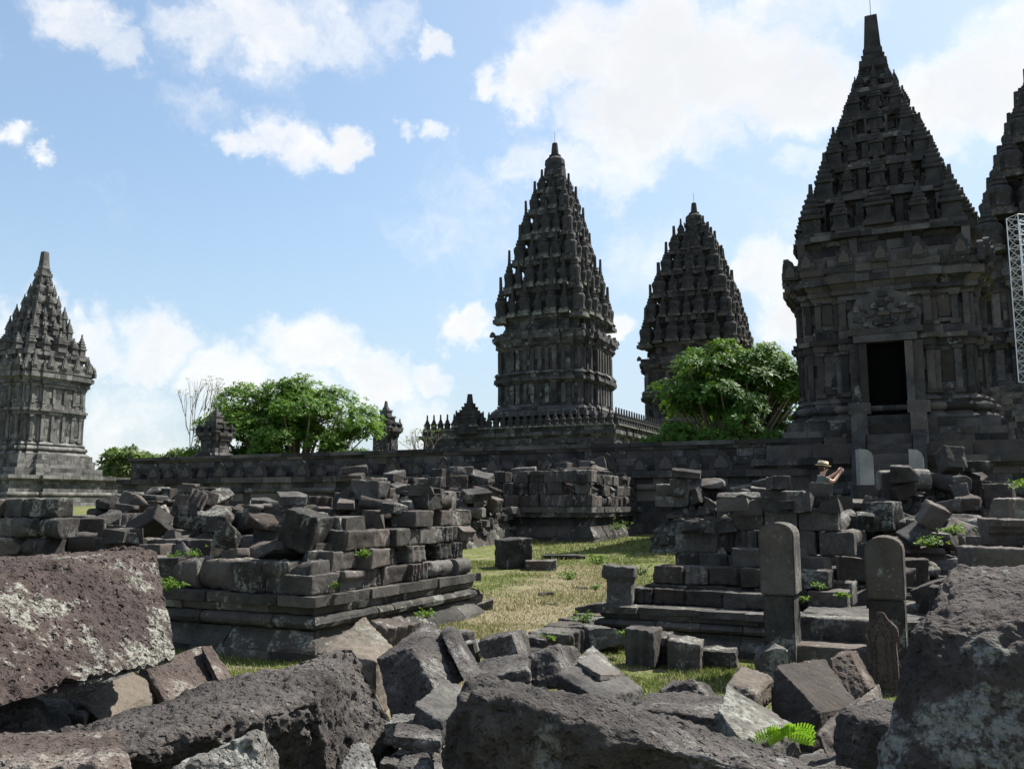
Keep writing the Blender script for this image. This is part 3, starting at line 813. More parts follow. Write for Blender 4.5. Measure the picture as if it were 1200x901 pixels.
mb.lathe([(1.0, zt - .4), (1.0, zt + .5), (.85, zt + .52), (.95, zt + .9), (1.05, zt + .95), (1.05, zt + 1.1), (.8, zt + 1.12), (.85, zt + 1.3), (.85, zt + 1.5), (.65, zt + 1.52), (.68, zt + 1.7), (.5, zt + 1.72), (.55, zt + 2.), (.35, zt + 2.02), (.38, zt + 2.3), (.22, zt + 2.32), (.15, zt + 3.1)], (tx, .2, 0), sq=True)
mb.build('turret', M_FARTEMPLE, root)
for dx, dy in ((-.85, -.85), (.85, -.85), (-.85, .85), (.85, .85)): link('finial', fm, root, (tx + dx, .2 + dy, zt + .2))
ga = antefix_mesh('antefix', 1.1, 1.1, .3, M_FARTEMPLE)
for i in range(6): link('antefix', ga, root, (-LW_ + 1.2 + i * 2.8, -.42, zt - 2.1), (0, 0, 0))


def small_shrine(label, px, ytip, ybot, D, wpx, mat, tall=False):
    s = sc_(D, 500); zt = zat(ytip, D); zb = zat(ybot, D); H = zt - zb; w = wpx / s / 2 * .85
    root = empty('small_shrine', (W(px, 500, D).x, D, 0), -G, label, 'shrine'); g0 = gz(0, D)
    mb = MB(); P = plan(w * .82, [(w * .4, 0), (9, w * .12)]) if False else plan(w * .82, [(w * .36, 0), (w * .82, w * .1)])
    core(mb, P, g0, zb + H * .45, .05)
    courses(mb, P, g0, zb, .15, .3, blk=.4); ring(mb, P, [(.2, zb), (.12, zb + .12)]); courses(mb, P, zb + .12, zb + H * .34, 0, .2, blk=.3, jit=.012)
    mb.build('body', mat, root)
    mb = MB(); core(mb, P, zb + H * .3, zb + H * .45, -.1); ring(mb, P, [(.02, zb + H * .34), (w * .25, zb + H * .40)], depth=.2); ring(mb, P, [(w * .28, zb + H * .40), (w * .28, zb + H * .46)], blk=.3, jit=.01, depth=.3); mb.build('cornice', mat, root)
    mb = MB(); z = zb + H * .46; ww = w * .8
    L = 3
    for i in range(L):
        hh = H * .12; mb.box((0, 0, z + hh * .4), (2 * ww, 2 * ww, hh * .8)); mb.box((0, 0, z + hh * .9), (2.3 * ww, 2.3 * ww, hh * .25)); z += hh; ww *= .66
    mb.lathe([(ww, z - .02), (ww * .8, z + H * .05), (ww * .6, z + H * .06), (ww * .3, zt)], sq=True); mb.build('roof', mat, root)
    fm = finial_mesh('finial', 'sq' if not tall else 'bell', H * .2, w * .5, mat)
    for x, y, an in around(w * .82, 3): link('finial', fm, root, (x, y, zb + H * .46), (0, 0, an))
    return root


small_shrine('small dark stone shrine standing in front of the broad green tree', 253, 477, 534, 41, 36, M_TEMPLE)
small_shrine('slender far-off stone shrine just beyond the broad green tree', 452, 470, 530, 84, 34, M_FARTEMPLE, True)

# ------------------------------------------------------------------ courtyard wall


def court_wall():
    p0 = Vector((8.0, 26.0, 0)); 
    root = empty('courtyard_wall', p0, -G, 'long low dark stone wall of the inner courtyard, set with carved antefixes', 'wall')
    am = antefix_mesh('antefix', .46, .5, .14, M_TEMPLE); am2 = antefix_mesh('antefix', .7, .62, .14, M_TEMPLE)
    cnt = 0
    for (x0, x1) in ((-27.1, .9), (6.6, 14)):
        mb = MB(); P = rect(x0, x1, .0, 2.4); core(mb, P, 0, 2.44, .2)
        courses(mb, P, .3, 1.9, .0, .3, blk=.6, jit=.012, depth=.3); ring(mb, P, roll(.02, 1.9, 2.1, .09), depth=.3, blk=.6)
        ring(mb, P, [(.0, 2.1), (.0, 2.3)], depth=.3); ring(mb, P, [(.14, 2.3), (.16, 2.5)], blk=.7, jit=.015, depth=.4)
        mb.build('wall_plinth', M_TEMPLE, root)
        mb = MB(); P = rect(x0, x1, .55, 2.2)
        courses(mb, P, 2.45, 3.2, .0, .25, blk=.5, jit=.012, depth=.3); mb.build('upper_wall', M_TEMPLE, root)
        mb = MB(); ring(mb, P, [(.06, 3.2), (.1, 3.3)], depth=.4, blk=.7, jit=.01); ring(mb, P, [(.16, 3.3), (.15, 3.43)], blk=.8, jit=.02, depth=.8); mb.box(((x0 + x1) / 2, 1.4, 3.3), (x1 - x0 - .5, 1.3, .24)); mb.build('coping', M_TEMPLE, root)
        x = x0 + .6; k = 0
        while x < x1 - .3 and cnt < 60:
            link('antefix', am2 if k % 2 else am, root, (x, .2, 2.5), (R.uniform(-.04, .04), 0, R.uniform(-.05, .05))); x += R.uniform(.8, 1.15); k += 1; cnt += 1
    mb = MB(); P = rect(-27.1 - .25, -27.1 + 1.4, .7, 2.6); courses(mb, P, .6, 3.3, 0, .3, blk=.6, jit=.02); core(mb, P, .5, 3.3, .3); mb.build('end_pier', M_TEMPLE_PALE, root)


court_wall()

# ------------------------------------------------------------------ scaffold
p = W(1199, 470, 62.)
p = W(1199, 446, 84.)
root = empty('scaffold', (p.x + 1.15, 84.6, p.z), .2, 'white metal lattice scaffold tower at the edge, in front of the huge tower', 'scaffold')
top = W(1195, 252, 84.).z - p.z
for sx in (-.75, .75):
    for sy in (-.75, .75): MB().tube([(sx, sy, 0), (sx, sy, top)], .05, 6).build('upright', M_METAL, root)
mb = MB(); k = int(top / 1.0)
for i in range(k + 1):
    z = i * top / k; c = [(-.75, -.75, z), (.75, -.75, z), (.75, .75, z), (-.75, .75, z)]
    for j in range(4):
        a, b_ = c[j], c[(j + 1) % 4]; mb.tube([a, b_], .03, 5)
        if i < k: mb.tube([a, (b_[0], b_[1], z + top / k)], .025, 5)
mb.build('bracing', M_METAL, root)

# ------------------------------------------------------------------ trees


def rosettes(pts, dirs, leaf, per, rs, width=.3, open_=1.0):
    """leaf tufts: per leaves of length leaf round every point, one mesh"""
    V = []; Fc = []
    n = len(pts)
    N = n * per
    d = np.repeat(dirs, per, 0); p = np.repeat(pts, per, 0)
    rv = rs.normal(size=(N, 3)); rv -= (rv * d).sum(1)[:, None] * d; rv /= np.linalg.norm(rv, axis=1)[:, None] + 1e-9
    up = rs.uniform(-.1, .9, N)[:, None]
    L = d * up + rv * open_; L /= np.linalg.norm(L, axis=1)[:, None]
    ll = (leaf * rs.uniform(.6, 1.25, N))[:, None]
    sd = np.cross(L, d); sd /= np.linalg.norm(sd, axis=1)[:, None] + 1e-9; w = ll * width * .5
    nm = np.cross(sd, L)
    a = p + L * ll * .08; m1 = p + L * ll * .55 + sd * w - nm * ll * .02; m2 = p + L * ll * .55 - sd * w - nm * ll * .02; tp = p + L * ll - np.array([0, 0, 1]) * ll * .12
    V = np.stack([a, m1, tp, m2], 1).reshape(-1, 3); Fc = np.arange(N * 4).reshape(-1, 4)
    return V, Fc


def leafy_tree(name, label, base, cc, rad, mat, n=1400, leaf=.34, per=9, seed=1, trunk_r=.28, cat='tree'):
    rs = np.random.RandomState(seed); q = random.Random(seed)
    root = empty(name, base, 0, label, cat)
    b = np.array(base); cc = np.array(cc) - b; rad = np.array(rad)
    # clumps over the crown
    cl = []
    for i in range(96):
        d = rs.normal(size=3); d /= np.linalg.norm(d); d[2] = abs(d[2]) if rs.rand() < .35 else max(d[2], -.95)
        k = rs.uniform(.5, .9) if i % 5 else rs.uniform(.1, .5); cl.append((cc + d * rad * k, rs.uniform(.15, .27) * rad.mean()))
    for i in range(34):
        a = 6.283 * i / 34 + rs.uniform(0, .3); k = rs.uniform(.6, .95); cl.append((cc + np.array([math.cos(a) * k, math.sin(a) * k, rs.uniform(-.95, -.35) * (1.2 - k * .5)]) * rad, rs.uniform(.15, .24) * rad.mean()))
    P = []; D = []
    per_c = n // len(cl)
    for c, r in cl:
        d = rs.normal(size=(per_c, 3)); d /= np.linalg.norm(d, axis=1)[:, None]; d[:, 2] = np.where(d[:, 2] < -.3, -d[:, 2], d[:, 2])
        k = rs.uniform(.55, 1.08, per_c)[:, None]; P.append(c + d * r * k * np.array([1.15, 1.15, .85])); D.append(d * .8 + np.array([0, 0, .7]) + (P[-1] - cc) / rad * .5)
    P = np.concatenate(P); D = np.concatenate(D); D /= np.linalg.norm(D, axis=1)[:, None]
    V, Fc = rosettes(P, D, leaf, per, rs)
    link('crown', mk_mesh('crown', V, Fc, mat), root)
    mb = MB(); fork = Vector((0, 0, cc[2] - rad[2] * .95)); mb.tube([(0, 0, -.2), (.08, .03, fork.z * .5), tuple(fork)], [trunk_r, trunk_r * .8, trunk_r * .7], 9)
    for c, r in cl:
        c = Vector(c); mid = fork.lerp(c, .5) + Vector((q.uniform(-.3, .3), q.uniform(-.3, .3), q.uniform(-.5, .1)))
        mb.tube([tuple(fork), tuple(fork.lerp(mid, .5) + Vector((0, 0, -.1))), tuple(mid), tuple(c)], [trunk_r * .5, trunk_r * .38, trunk_r * .26, trunk_r * .1], 6)
    mb.build('trunk', M_BARK, root)
    return root


p = W(343, 560, 50.)
leafy_tree('broadleaf_tree', 'broad dome-shaped tree of bright glossy leaves behind the courtyard wall', (p.x, 50., 1.27), (p.x, 50., 5.1), (5.8, 3.8, 3.45), M_LEAF, 11000, .27, 9, 3)
p = W(862, 560, 44.)
leafy_tree('broadleaf_tree', 'round dark green tree between the tiered tower and the temple with the doorway', (p.x, 44., 1.1), (p.x, 44., 6.2), (4.4, 3.6, 3.4), M_LEAFB, 11000, .26, 9, 5)
for i, (px, yt, D, r, lb) in enumerate(((146, 522, 80, 2.2, 'low bush beyond the wall, next to the pale temple'), (172, 528, 84, 2.2, 'drooping pale green bush between two others beyond the wall'), (208, 526, 78, 2.2, 'low bush beyond the wall, under the bare tree'))):
    p = W(px, yt, D); leafy_tree('distant_bush', lb, (p.x, D, 1.39), (p.x, D, p.z - 1.6), (r, 2, 1.5), M_LEAFD, 900, .5, 7, 20 + i, .12, 'bush')
# the bare tree


def bare_tree(label, px, ytop, D, seed, spread=1.):
    q = random.Random(seed); p = W(px, ytop, D); H = p.z - 1.39
    root = empty('bare_tree', (p.x, D, 1.39), 0, label, 'tree'); mb = MB(); tips = []
    def grow(a, d, L, r, lv):
        b_ = a + d * L; mid = a.lerp(b_, .5) + Vector((q.uniform(-1, 1), q.uniform(-1, 1), 0)) * L * .06
        mb.tube([tuple(a), tuple(mid), tuple(b_)], [r, r * .8, r * .6], 5)
        if lv == 0: tips.append(b_); return
        for k in range(q.choice((2, 3))):
            nd = (d + Vector((q.uniform(-1, 1), q.uniform(-1, 1), q.uniform(-.25, .5))) * .62 * spread).normalized(); grow(b_, nd, L * q.uniform(.6, .82), r * .55, lv - 1)
        if lv > 1: grow(b_, (d + Vector((q.uniform(-.2, .2), q.uniform(-.2, .2), .2))).normalized(), L * .8, r * .7, lv - 1)
    grow(Vector((0, 0, 0)), Vector((.03, 0, 1)), H * .36, .09, 4); mb.build('trunk', M_BARK, root)
    rs = np.random.RandomState(seed); P = np.array([tuple(t) for t in tips if q.random() < .5]); V, Fc = rosettes(P, np.tile([0, 0, 1.], (len(P), 1)), .28, 5, rs)
    link('foliage', mk_mesh('foliage', V, Fc, M_LEAFD), root)


bare_tree('thin nearly leafless tree behind the small dark shrine', 226, 460, 62, 4, .5)
bare_tree('small bare twiggy sapling by the platform of the middle tower', 494, 512, 66, 9)

# ------------------------------------------------------------------ stone block shapes
KINDS = {}


def block_shape(kind, dims, seed, n=(14, 11, 11), rr=.09, rough=.012, ncut=1):
    rs = np.random.RandomState(seed)
    P, Fq = cube_grid(*n); P = P.copy()
    P = rounded(P, [min(.5, rr * .3 / d) if False else rr * (1 if i != 0 else .7) for i, d in enumerate(dims)])
    x, y, z = P[:, 0].copy(), P[:, 1].copy(), P[:, 2].copy()
    if kind == 'rolled': y = np.where(y < 0, y * (.45 + .55 * np.sqrt(np.clip(1 - z * z, 0, 1))), y)
    if kind == 'stepped': y = np.where(y < 0, y * np.where(z > .35, 1, np.where(z > -.1, .8, .62)), y)
    if kind == 'fluted': y = np.where(y < 0, y * (1 - .2 * (np.sin(x * 9 + seed) > .15)), y)
    if kind == 'wedge': z = np.where(z > 0, z * (.55 + .45 * x), z)
    if kind == 'capped': x = x * np.where(z > .4, 1, .8); y = y * np.where(z > .4, 1, .8)
    if kind == 'round': r = np.sqrt(y * y + z * z) + 1e-6; mx = np.maximum(abs(y), abs(z)); f = mx / r; f = .25 + .75 * f; y, z = y * f, z * f
    P = np.stack([x, y, z], 1); P = cuts(P, ncut, rs)
    P = P * (1 + .10 * rs.uniform(-1, 1, 3) * P[:, [1, 2, 0]])                # slightly out of square
    V = P * np.array(dims) / 2
    N = vnormals(V, Fq)
    e = np.sort(np.abs(P), axis=1)[:, 1]                                     # near an edge when the two largest are near 1
    edge = np.clip((e - .7) / .3, 0, 1)
    V += N * (rough * .9 * fbm(V * 5, 3, .55, seed) + rough * .6 * fbm(V * 17, 2, .6, seed + 5))[:, None]
    chip = np.clip(fbm(V * 4.5, 2, .6, seed + 9) - .25, 0, 1) * edge
    V -= V / (np.linalg.norm(V, axis=1)[:, None] + 1e-6) * (chip * .13 * min(dims))[:, None]
    return V, Fq


def make_kinds():
    q = random.Random(5)
    spec = {'plain': 9, 'rolled': 4, 'stepped': 5, 'fluted': 4, 'wedge': 4, 'capped': 2, 'round': 3}
    for k, n in spec.items():
        L = []
        for i in range(n):
            d = (q.uniform(.34, .6), q.uniform(.26, .36), q.uniform(.16, .26))
            if k == 'fluted': d = (q.uniform(.3, .42), .3, .36)
            if k == 'round': d = (q.uniform(.4, .65), .27, .25)
            V, Fq = block_shape(k, d, 100 * len(KINDS) + i, ncut=q.choice((0, 1, 1, 2)) if k != 'fluted' else 0)
            L.append((mk_mesh(k + '_stone', V, Fq, M_BLOCK, True), d))
        KINDS[k] = L
    L = []
    for i in range(7):
        d = (q.uniform(.3, .55), q.uniform(.26, .4), q.uniform(.18, .32))
        V, Fq = block_shape('plain', d, 900 + i, ncut=5); L.append((mk_mesh('broken_stone', V, Fq, M_BLOCK, True), d))
    KINDS['broken'] = L


make_kinds()
PALE = {}
for k in ('plain', 'stepped'):
    PALE[k] = []
    for me, d in KINDS[k][:3]:
        m2 = me.copy(); m2.materials.clear(); m2.materials.append(M_PALE); PALE[k].append((m2, d))

NAME = {'plain': ('stone_block', 'plain squared block'), 'rolled': ('moulded_stone', 'round-edged moulding stone'), 'stepped': ('moulded_stone', 'stepped moulding stone'), 'fluted': ('fluted_stone', 'grooved pilaster stone'),
        'wedge': ('wedge_stone', 'wedge-shaped stone'), 'capped': ('capital_stone', 'capped pilaster stone'), 'round': ('drum_stone', 'rounded drum stone'), 'broken': ('broken_stone', 'broken stone lump')}
ONES = ['', 'first', 'second', 'third', 'fourth', 'fifth', 'sixth', 'seventh', 'eighth', 'ninth', 'tenth', 'eleventh', 'twelfth', 'thirteenth', 'fourteenth', 'fifteenth', 'sixteenth', 'seventeenth', 'eighteenth', 'nineteenth']
TENS = {2: ('twentieth', 'twenty'), 3: ('thirtieth', 'thirty'), 4: ('fortieth', 'forty'), 5: ('fiftieth', 'fifty'), 6: ('sixtieth', 'sixty'), 7: ('seventieth', 'seventy')}


def ordinal(n):
    if n < 20: return ONES[n]
    return TENS[n // 10][0] if n % 10 == 0 else TENS[n // 10][1] + '-' + ONES[n % 10]


class Pile:
    """remembers the loose stones of one place, then gives each the label that singles it out"""
    def __init__(s, where, group, rows=3, verb='in the'): s.where = where; s.group = group; s.items = []; s.rows = rows
    def add(s, o, kind, extra=''): s.items.append((o, kind, extra)); return o
    def label(s):
        by = {}
        for o, k, e in s.items: by.setdefault((k, e), []).append(o)
        for (k, e), L in by.items():
            pos = [(proj(o.location), o) for o in L]
            pos.sort(key=lambda t: t[0][1])
            rows = 1 if len(pos) < 7 else (2 if len(pos) < 16 else s.rows); m = math.ceil(len(pos) / rows)
            rn = {1: [''], 2: ['upper ', 'lower '], 3: ['upper ', 'middle ', 'lower ']}[rows]
            for r in range(rows):
                row = sorted(pos[r * m:(r + 1) * m], key=lambda t: t[0][0])
                for i, (_, o) in enumerate(row):
                    nm = NAME[k][1]
                    w = f"{e}{nm}, {ordinal(i + 1)} from the left, {rn[r]}part of {s.where}" if rn[r] else f"{e}{nm}, {ordinal(i + 1)} from the left on {s.where}"
                    if len(row) == 1: w = f"only {e}{nm} in the {rn[r]}part of {s.where}" if rn[r] else f"only {e}{nm} on {s.where}"
                    tag(o, w, {'plain': 'stone block', 'broken': 'broken stone'}.get(k, 'carved stone'), s.group)


# height field on which loose stones are dropped
HX0, HY0, HC = -16., 4., .08
HF = np.zeros((int(34 / HC), int(34 / HC)))
_yy = HY0 + (np.arange(HF.shape[1]) + .5) * HC
HF[:] = ground_z(0, _yy)[None, :]
_gx, _gy = np.meshgrid(HX0 + (np.arange(HF.shape[0]) + .5) * HC, _yy, indexing='ij')


def foot(x, y, yaw, L, B):
    r = (L + B) / 2 + HC; i0, i1 = int((x - r - HX0) / HC), int((x + r - HX0) / HC) + 1; j0, j1 = int((y - r - HY0) / HC), int((y + r - HY0) / HC) + 1
    i0, j0 = max(i0, 0), max(j0, 0); X = _gx[i0:i1, j0:j1] - x; Y = _gy[i0:i1, j0:j1] - y; c, s = math.cos(yaw), math.sin(yaw)
    return slice(i0, i1), slice(j0, j1), (abs(X * c + Y * s) < L / 2) & (abs(-X * s + Y * c) < B / 2)


def drop(pile, kind, x, y, yaw, tilt=0., s=1., pale=False, on=None, q=R, mesh=None):
    me, d = q.choice((PALE if pale else KINDS)[kind]) if mesh is None else mesh
    L, B, H = (k * s for k in d)
    if on is None:
        a, b_, m = foot(x, y, yaw, L * .8, B * .8); hs = HF[a, b_][m]
        if len(hs) == 0: return None
        z = float(np.percentile(hs, 75))
    else: z = on
    flip = q.choice((0, 0, 0, math.pi / 2)) if tilt > .15 else 0
    if flip: H, B = B, H
    tx, ty = q.uniform(-tilt, tilt), q.uniform(-tilt, tilt)
    e = abs(math.sin(tx)) * B * .32 + abs(math.sin(ty)) * L * .32
    o = link(NAME[kind][0], me, None, (x, y, z + H / 2 - .015 + e * .6), Euler((tx + flip, ty, yaw)))
    o.scale = (s, s, s)
    a, b_, m = foot(x, y, yaw, L * .92, B * .92); HF[a, b_][m] = np.maximum(HF[a, b_][m], z + H + e * .6 - .02)
    pile.add(o, kind, 'pale ' if pale else '')
    return o


def rand_kind(q): return q.choices(['plain', 'rolled', 'stepped', 'fluted', 'wedge', 'capped', 'round', 'broken'], [30, 10, 16, 8, 12, 4, 7, 20])[0]


def heap(pile, n, region, T, seed, s=(.8, 1.25), tilt=.45, fill=.42, side=1):
    """region: (origin, lx, ly) in grid axes. T(u, v) -> target height above sea. A mound of small rubble carries n larger stones"""
    q = random.Random(seed); o, lx, ly = region
    # rubble mound as a height mesh
    HF0 = HF.copy()
    nu, nv = int(lx / .14), int(ly / .14); V = []; 
    for i in range(nu + 1):
        for j in range(nv + 1):
            u, v = lx * i / nu, ly * j / nv; p = o + AX * u + BX * v; g = gz(p.x, p.y)
            e = min(u, v, lx - u, ly - v); e2 = min(1., e / .6); hh_ = T(u, v) - fill
            ia = min(max(int((p.x - HX0) / HC), 0), HF.shape[0] - 1); ib = min(max(int((p.y - HY0) / HC), 0), HF.shape[1] - 1); g = max(g, min(HF0[ia, ib], hh_))
            h = (g + (hh_ - g) * e2) if e > .1 else g - .15
            V.append((p.x, p.y, h))
            if e > .12:
                a = int((p.x - HX0) / HC); b_ = int((p.y - HY0) / HC)
                if 0 <= a < HF.shape[0] - 2 and 0 <= b_ < HF.shape[1] - 2: HF[a:a + 2, b_:b_ + 2] = np.maximum(HF[a:a + 2, b_:b_ + 2], h)
    V = np.array(V); f = fbm(V * 4.5, 3, .6, seed); V[:, 2] += .06 * f; V[:, 0] += .05 * fbm(V * 5, 2, .6, seed + 3); V[:, 1] += .05 * fbm(V * 5, 2, .6, seed + 4)
    k = np.arange(nu)[:, None] * (nv + 1) + np.arange(nv)[None]; k = k.ravel(); Fq = np.stack([k, k + nv + 1, k + nv + 2, k + 1], 1)
    mb = MB(); mb.V = [tuple(v) for v in V]; mb.F = [tuple(map(int, f_)) for f_ in Fq]
    for _ in range(int(lx * ly * 34)):
        u, v = q.uniform(.1, lx - .1), q.uniform(.1, ly - .1); p = o + AX * u + BX * v
        a, b_ = int((p.x - HX0) / HC), int((p.y - HY0) / HC)
        if not (0 <= a < HF.shape[0] and 0 <= b_ < HF.shape[1]): continue
        d = (q.uniform(.12, .36), q.uniform(.1, .24), q.uniform(.08, .2))
        mb.box((p.x, p.y, HF[a, b_] + d[2] * .2), d, q.uniform(0, 3.1), q.uniform(0, .3), .035, q)
    r = mb.build('rubble', M_BASE); tag(r, 'small broken stone filling ' + pile.where, 'rubble', kind='stuff')
    cnt = 0; tries = 0
    while cnt < n and tries < n * 6:
        tries += 1
        u, v = q.uniform(.05, lx - .05), q.uniform(.05, ly - .05); p = o + AX * u + BX * v; t = T(u, v)
        a, b_ = int((p.x - HX0) / HC), int((p.y - HY0) / HC)
        if not (0 <= a < HF.shape[0] and 0 <= b_ < HF.shape[1]): continue
        if HF[a, b_] > t - .08: continue
        sx_, sy_ = proj((p.x, p.y, t + .3))
        if 925 < sx_ < 1092 and sy_ < (561 if sx_ < 1003 else 554) and p.y > 14: continue
        yaw = -G + q.choice((0, 0, math.pi / 2)) + q.uniform(-.25, .25) if q.random() < .45 else q.uniform(0, 3.14)
        tl = tilt * q.random() ** 1.3 if q.random() < .75 else .04
        if drop(pile, rand_kind(q), p.x, p.y, yaw, tl, q.uniform(*s), q.random() < .07 if False else False, q=q): cnt += 1


def lay(pile, o, side, L, z0, nrow, seed, hrow=.28, drop_out=.12, set_back=.0, start=0., upright_first=False, profile=None):
    """laid courses of separate blocks along one side of a ruined base. side 'A': along AX, facing the camera; 'B': along BX, facing the sun. profile(s, row) -> keep?"""
    q = random.Random(seed); d = AX if side[0] == 'A' else BX
    inward = (BX if side[0] == 'A' else -AX) if side != 'BL' else AX
    for r in range(nrow):
        s = start + q.uniform(-.1, .0)
        while s < L:
            up = (upright_first and r == 0)
            kind = q.choices(['plain', 'fluted', 'stepped', 'rolled', 'wedge', 'broken'], [46, 24 if r < 2 else 10, 14, 8, 0, 4])[0]
            me, dd = q.choice(KINDS[kind]); sx = q.uniform(.6, 1.15); w = dd[0] * sx
            if profile and not profile(s + w / 2, r): s += w + .01; continue
            if q.random() < drop_out * (r > 0): s += w; continue
            p = o + d * (s + w / 2) + inward * (dd[1] / 2 + set_back + q.uniform(-.05, .08) + r * .03)
            h = hrow; ob = link(NAME[kind][0], me, None, (p.x, p.y, z0 + r * hrow + h / 2), (0, 0, -G + (0 if side[0] == 'A' else math.pi / 2) + q.uniform(-.03, .03) + (q.uniform(-.22, .22) if q.random() < .25 else 0)))
            ob.scale = (sx, 1., (h - .008) / dd[2]); pile.add(ob, kind)
            a, b_, m = foot(p.x, p.y, math.atan2(d.y, d.x), w, .36); HF[a, b_][m] = np.maximum(HF[a, b_][m], z0 + (r + 1) * hrow)
            s += w + .008


def stamp(o, u0, u1, v0, v1, z):
    for u in np.arange(u0, u1, HC * .7):
        for v in np.arange(v0, v1, HC * .7):
            p = o + AX * float(u) + BX * float(v); a, b_ = int((p.x - HX0) / HC), int((p.y - HY0) / HC)
            if 0 <= a < HF.shape[0] and 0 <= b_ < HF.shape[1]: HF[a, b_] = max(HF[a, b_], z)


def ruined_base(label, o, x0, x1, y0, y1, g, H, steps, mat=M_BASE, scale=1., seed=0):
    """moulded platform. o: the grid origin, rectangle in grid axes, g ground level, steps: which mouldings"""
    root = empty('ruined_base', (o.x, o.y, 0), -G, label, 'ruined base'); P = rect(x0, x1, y0, y1); u = H / .6
    kw = dict(blk=.5, jit=.014, depth=.35, seg=5, rough=.008, seed=seed)
    mb = MB(); core(mb, P, g - .3, g + H - .03, .15); ring(mb, P, [(.16, g - .2), (.16, g + .08 * u)], **kw); mb.build('footing', mat, root)
    mb = MB(); ring(mb, P, cyma(.14, .0, g + .082 * u, g + .27 * u), **kw); mb.build('curved_plinth', mat, root)
    if 'roll' in steps: mb = MB(); ring(mb, P, roll(-.03, g + .274 * u, g + .42 * u, .11, 6), **kw); mb.build('roll_moulding', mat, root)
    mb = MB(); ring(mb, P, [(.02, g + .425 * u), (.04, g + .50 * u)], **kw); ring(mb, P, [(.07, g + .504 * u), (.07, g + H)], **kw); mb.build('ledge', mat, root)
    stamp(o, x0, x1, y0, y1, g + H - .02)
    return root


# ---- base with the pale carved courses (middle distance, towards the wall end)
NL = Vector((-1.93, 8.85, 0)); 
ruined_base('near ruined shrine base with a rounded moulding, beside the grass path', NL, -4.3, 0, 0, 3.25, 0., .6, ('roll',), seed=3)
pNL = Pile("the heap beside the path", 'loose stones on the near ruined base')
cNL = Pile("the wall beside the path", 'laid stones of the near ruined base')
lay(cNL, NL + AX * -2.45, 'A', 2.35, .6, 1, 21, hrow=.32, drop_out=0)
lay(cNL, NL, 'B', 3.15, .6, 5, 22, hrow=.205, drop_out=.17, profile=lambda s, r: r < .9 + s * 1.35)
lay(cNL, NL + AX * -4.3, 'A', 1.7, .38, 1, 25, hrow=.28)


def T_NL(u, v):
    # u from -4.3(left end) => shifted 0..4.1 ; v back
    t = .82 + .20 * min(v, 2.6) + .08 * max(0, u - 2.0)
    return min(t, 1.48) + .10 * math.sin(u * 2.3 + 1) * math.sin(v * 1.9) - (.35 if u < 1.2 and v < 1.5 else 0)


heap(pNL, 135, (NL + AX * -4.2 + BX * .3, 4.0, 2.95), T_NL, 31, s=(.55, 1.15), tilt=.6, fill=.3)

# ---- left wall of small blocks
LWo = Vector((-8.6, 12.4, 0))
cLW = Pile("the wall behind pitted slab", 'stones of the low stacked wall')
g = gz(0, 12)
lay(cLW, LWo, 'A', 3.3, g, 6, 41, hrow=.245, drop_out=.05, profile=lambda s, r: r < 5.7 - max(0, s - 2.6) * 2.2 )
lay(cLW, LWo + AX * 3.3, 'A', 1.6, g, 4, 43, hrow=.245, drop_out=.1, set_back=.5)
pLW = Pile("the heap behind stacked wall", 'loose stones behind the stacked wall')
heap(pLW, 16, (LWo + BX * .45, 4.4, 1.3), lambda u, v: g + 1.35 - max(0, u - 2.4) * .45, 42)

# ---- heap further back on that side
LB = Vector((-8.9, 17.2, 0)); g = gz(0, 17)
ruined_base('ruined base buried in stones between the pale temple and the near base', LB, 0, 6.4, 0, 4.6, g, .6, ('roll',), seed=5)
pLB = Pile("the long heap near bushes", 'loose stones on the long heap')
heap(pLB, 125, (LB + BX * -.5 + AX * -.2, 6.6, 4.6), lambda u, v: .85 + .2 * min(v, 3) + .12 * math.sin(u * 1.7), 51, s=(.7, 1.4), tilt=.65)
LT = Vector((-12.6, 25.5, 0))
pLT = Pile("the heap below pale temple", 'loose stones below the pale temple')
heap(pLT, 32, (LT, 3.6, 3.), lambda u, v: 1.55 + .25 * v - abs(u - 1.8) * .25, 52, s=(1.0, 1.5))
MBo = Vector((-4.9, 23.6, 0))
pMB = Pile("the low heap by courtyard wall", 'loose stones of the low heap')
heap(pMB, 46, (MBo, 4.2, 3.), lambda u, v: 1.85 + .2 * v + .12 * math.sin(u * 3), 53, s=(.8, 1.5))

# ---- the middle ruined base
ML = Vector((2.08, 24.0, 0)); g = .46
ruined_base('middle ruined shrine base with a sloping grey plinth, at the end of the grass path', ML, -5.2, 0, 0, 5.9, g, .95, (), seed=8)
cML = Pile("the middle base's wall", 'laid stones of the middle ruined base')
lay(cML, ML + AX * -4.9, 'A', 4.85, g + .95, 3, 61, hrow=.33, drop_out=.1)
lay(cML, ML + AX * -.05, 'B', 5.6, g + .95, 3, 62, hrow=.30, drop_out=.15)
pML = Pile("the middle base's heap", 'loose stones on the middle ruined base')
heap(pML, 62, (ML + AX * -4.9 + BX * .35, 4.7, 4.6), lambda u, v: 1.75 + .24 * min(v, 2.2) + .18 * math.sin(u * 2.1 + 2) * math.sin(v * 2), 63, s=(1., 1.7), tilt=.6)

# ---- heap beyond it
FB = Vector((5.2, 30.2, 0))
pFB = Pile("the heap below round tree", 'loose stones of the far heap')
heap(pFB, 34, (FB, 3.7, 3.), lambda u, v: 1.95 + .2 * v + .15 * math.sin(u * 3), 64, s=(1.1, 1.8))

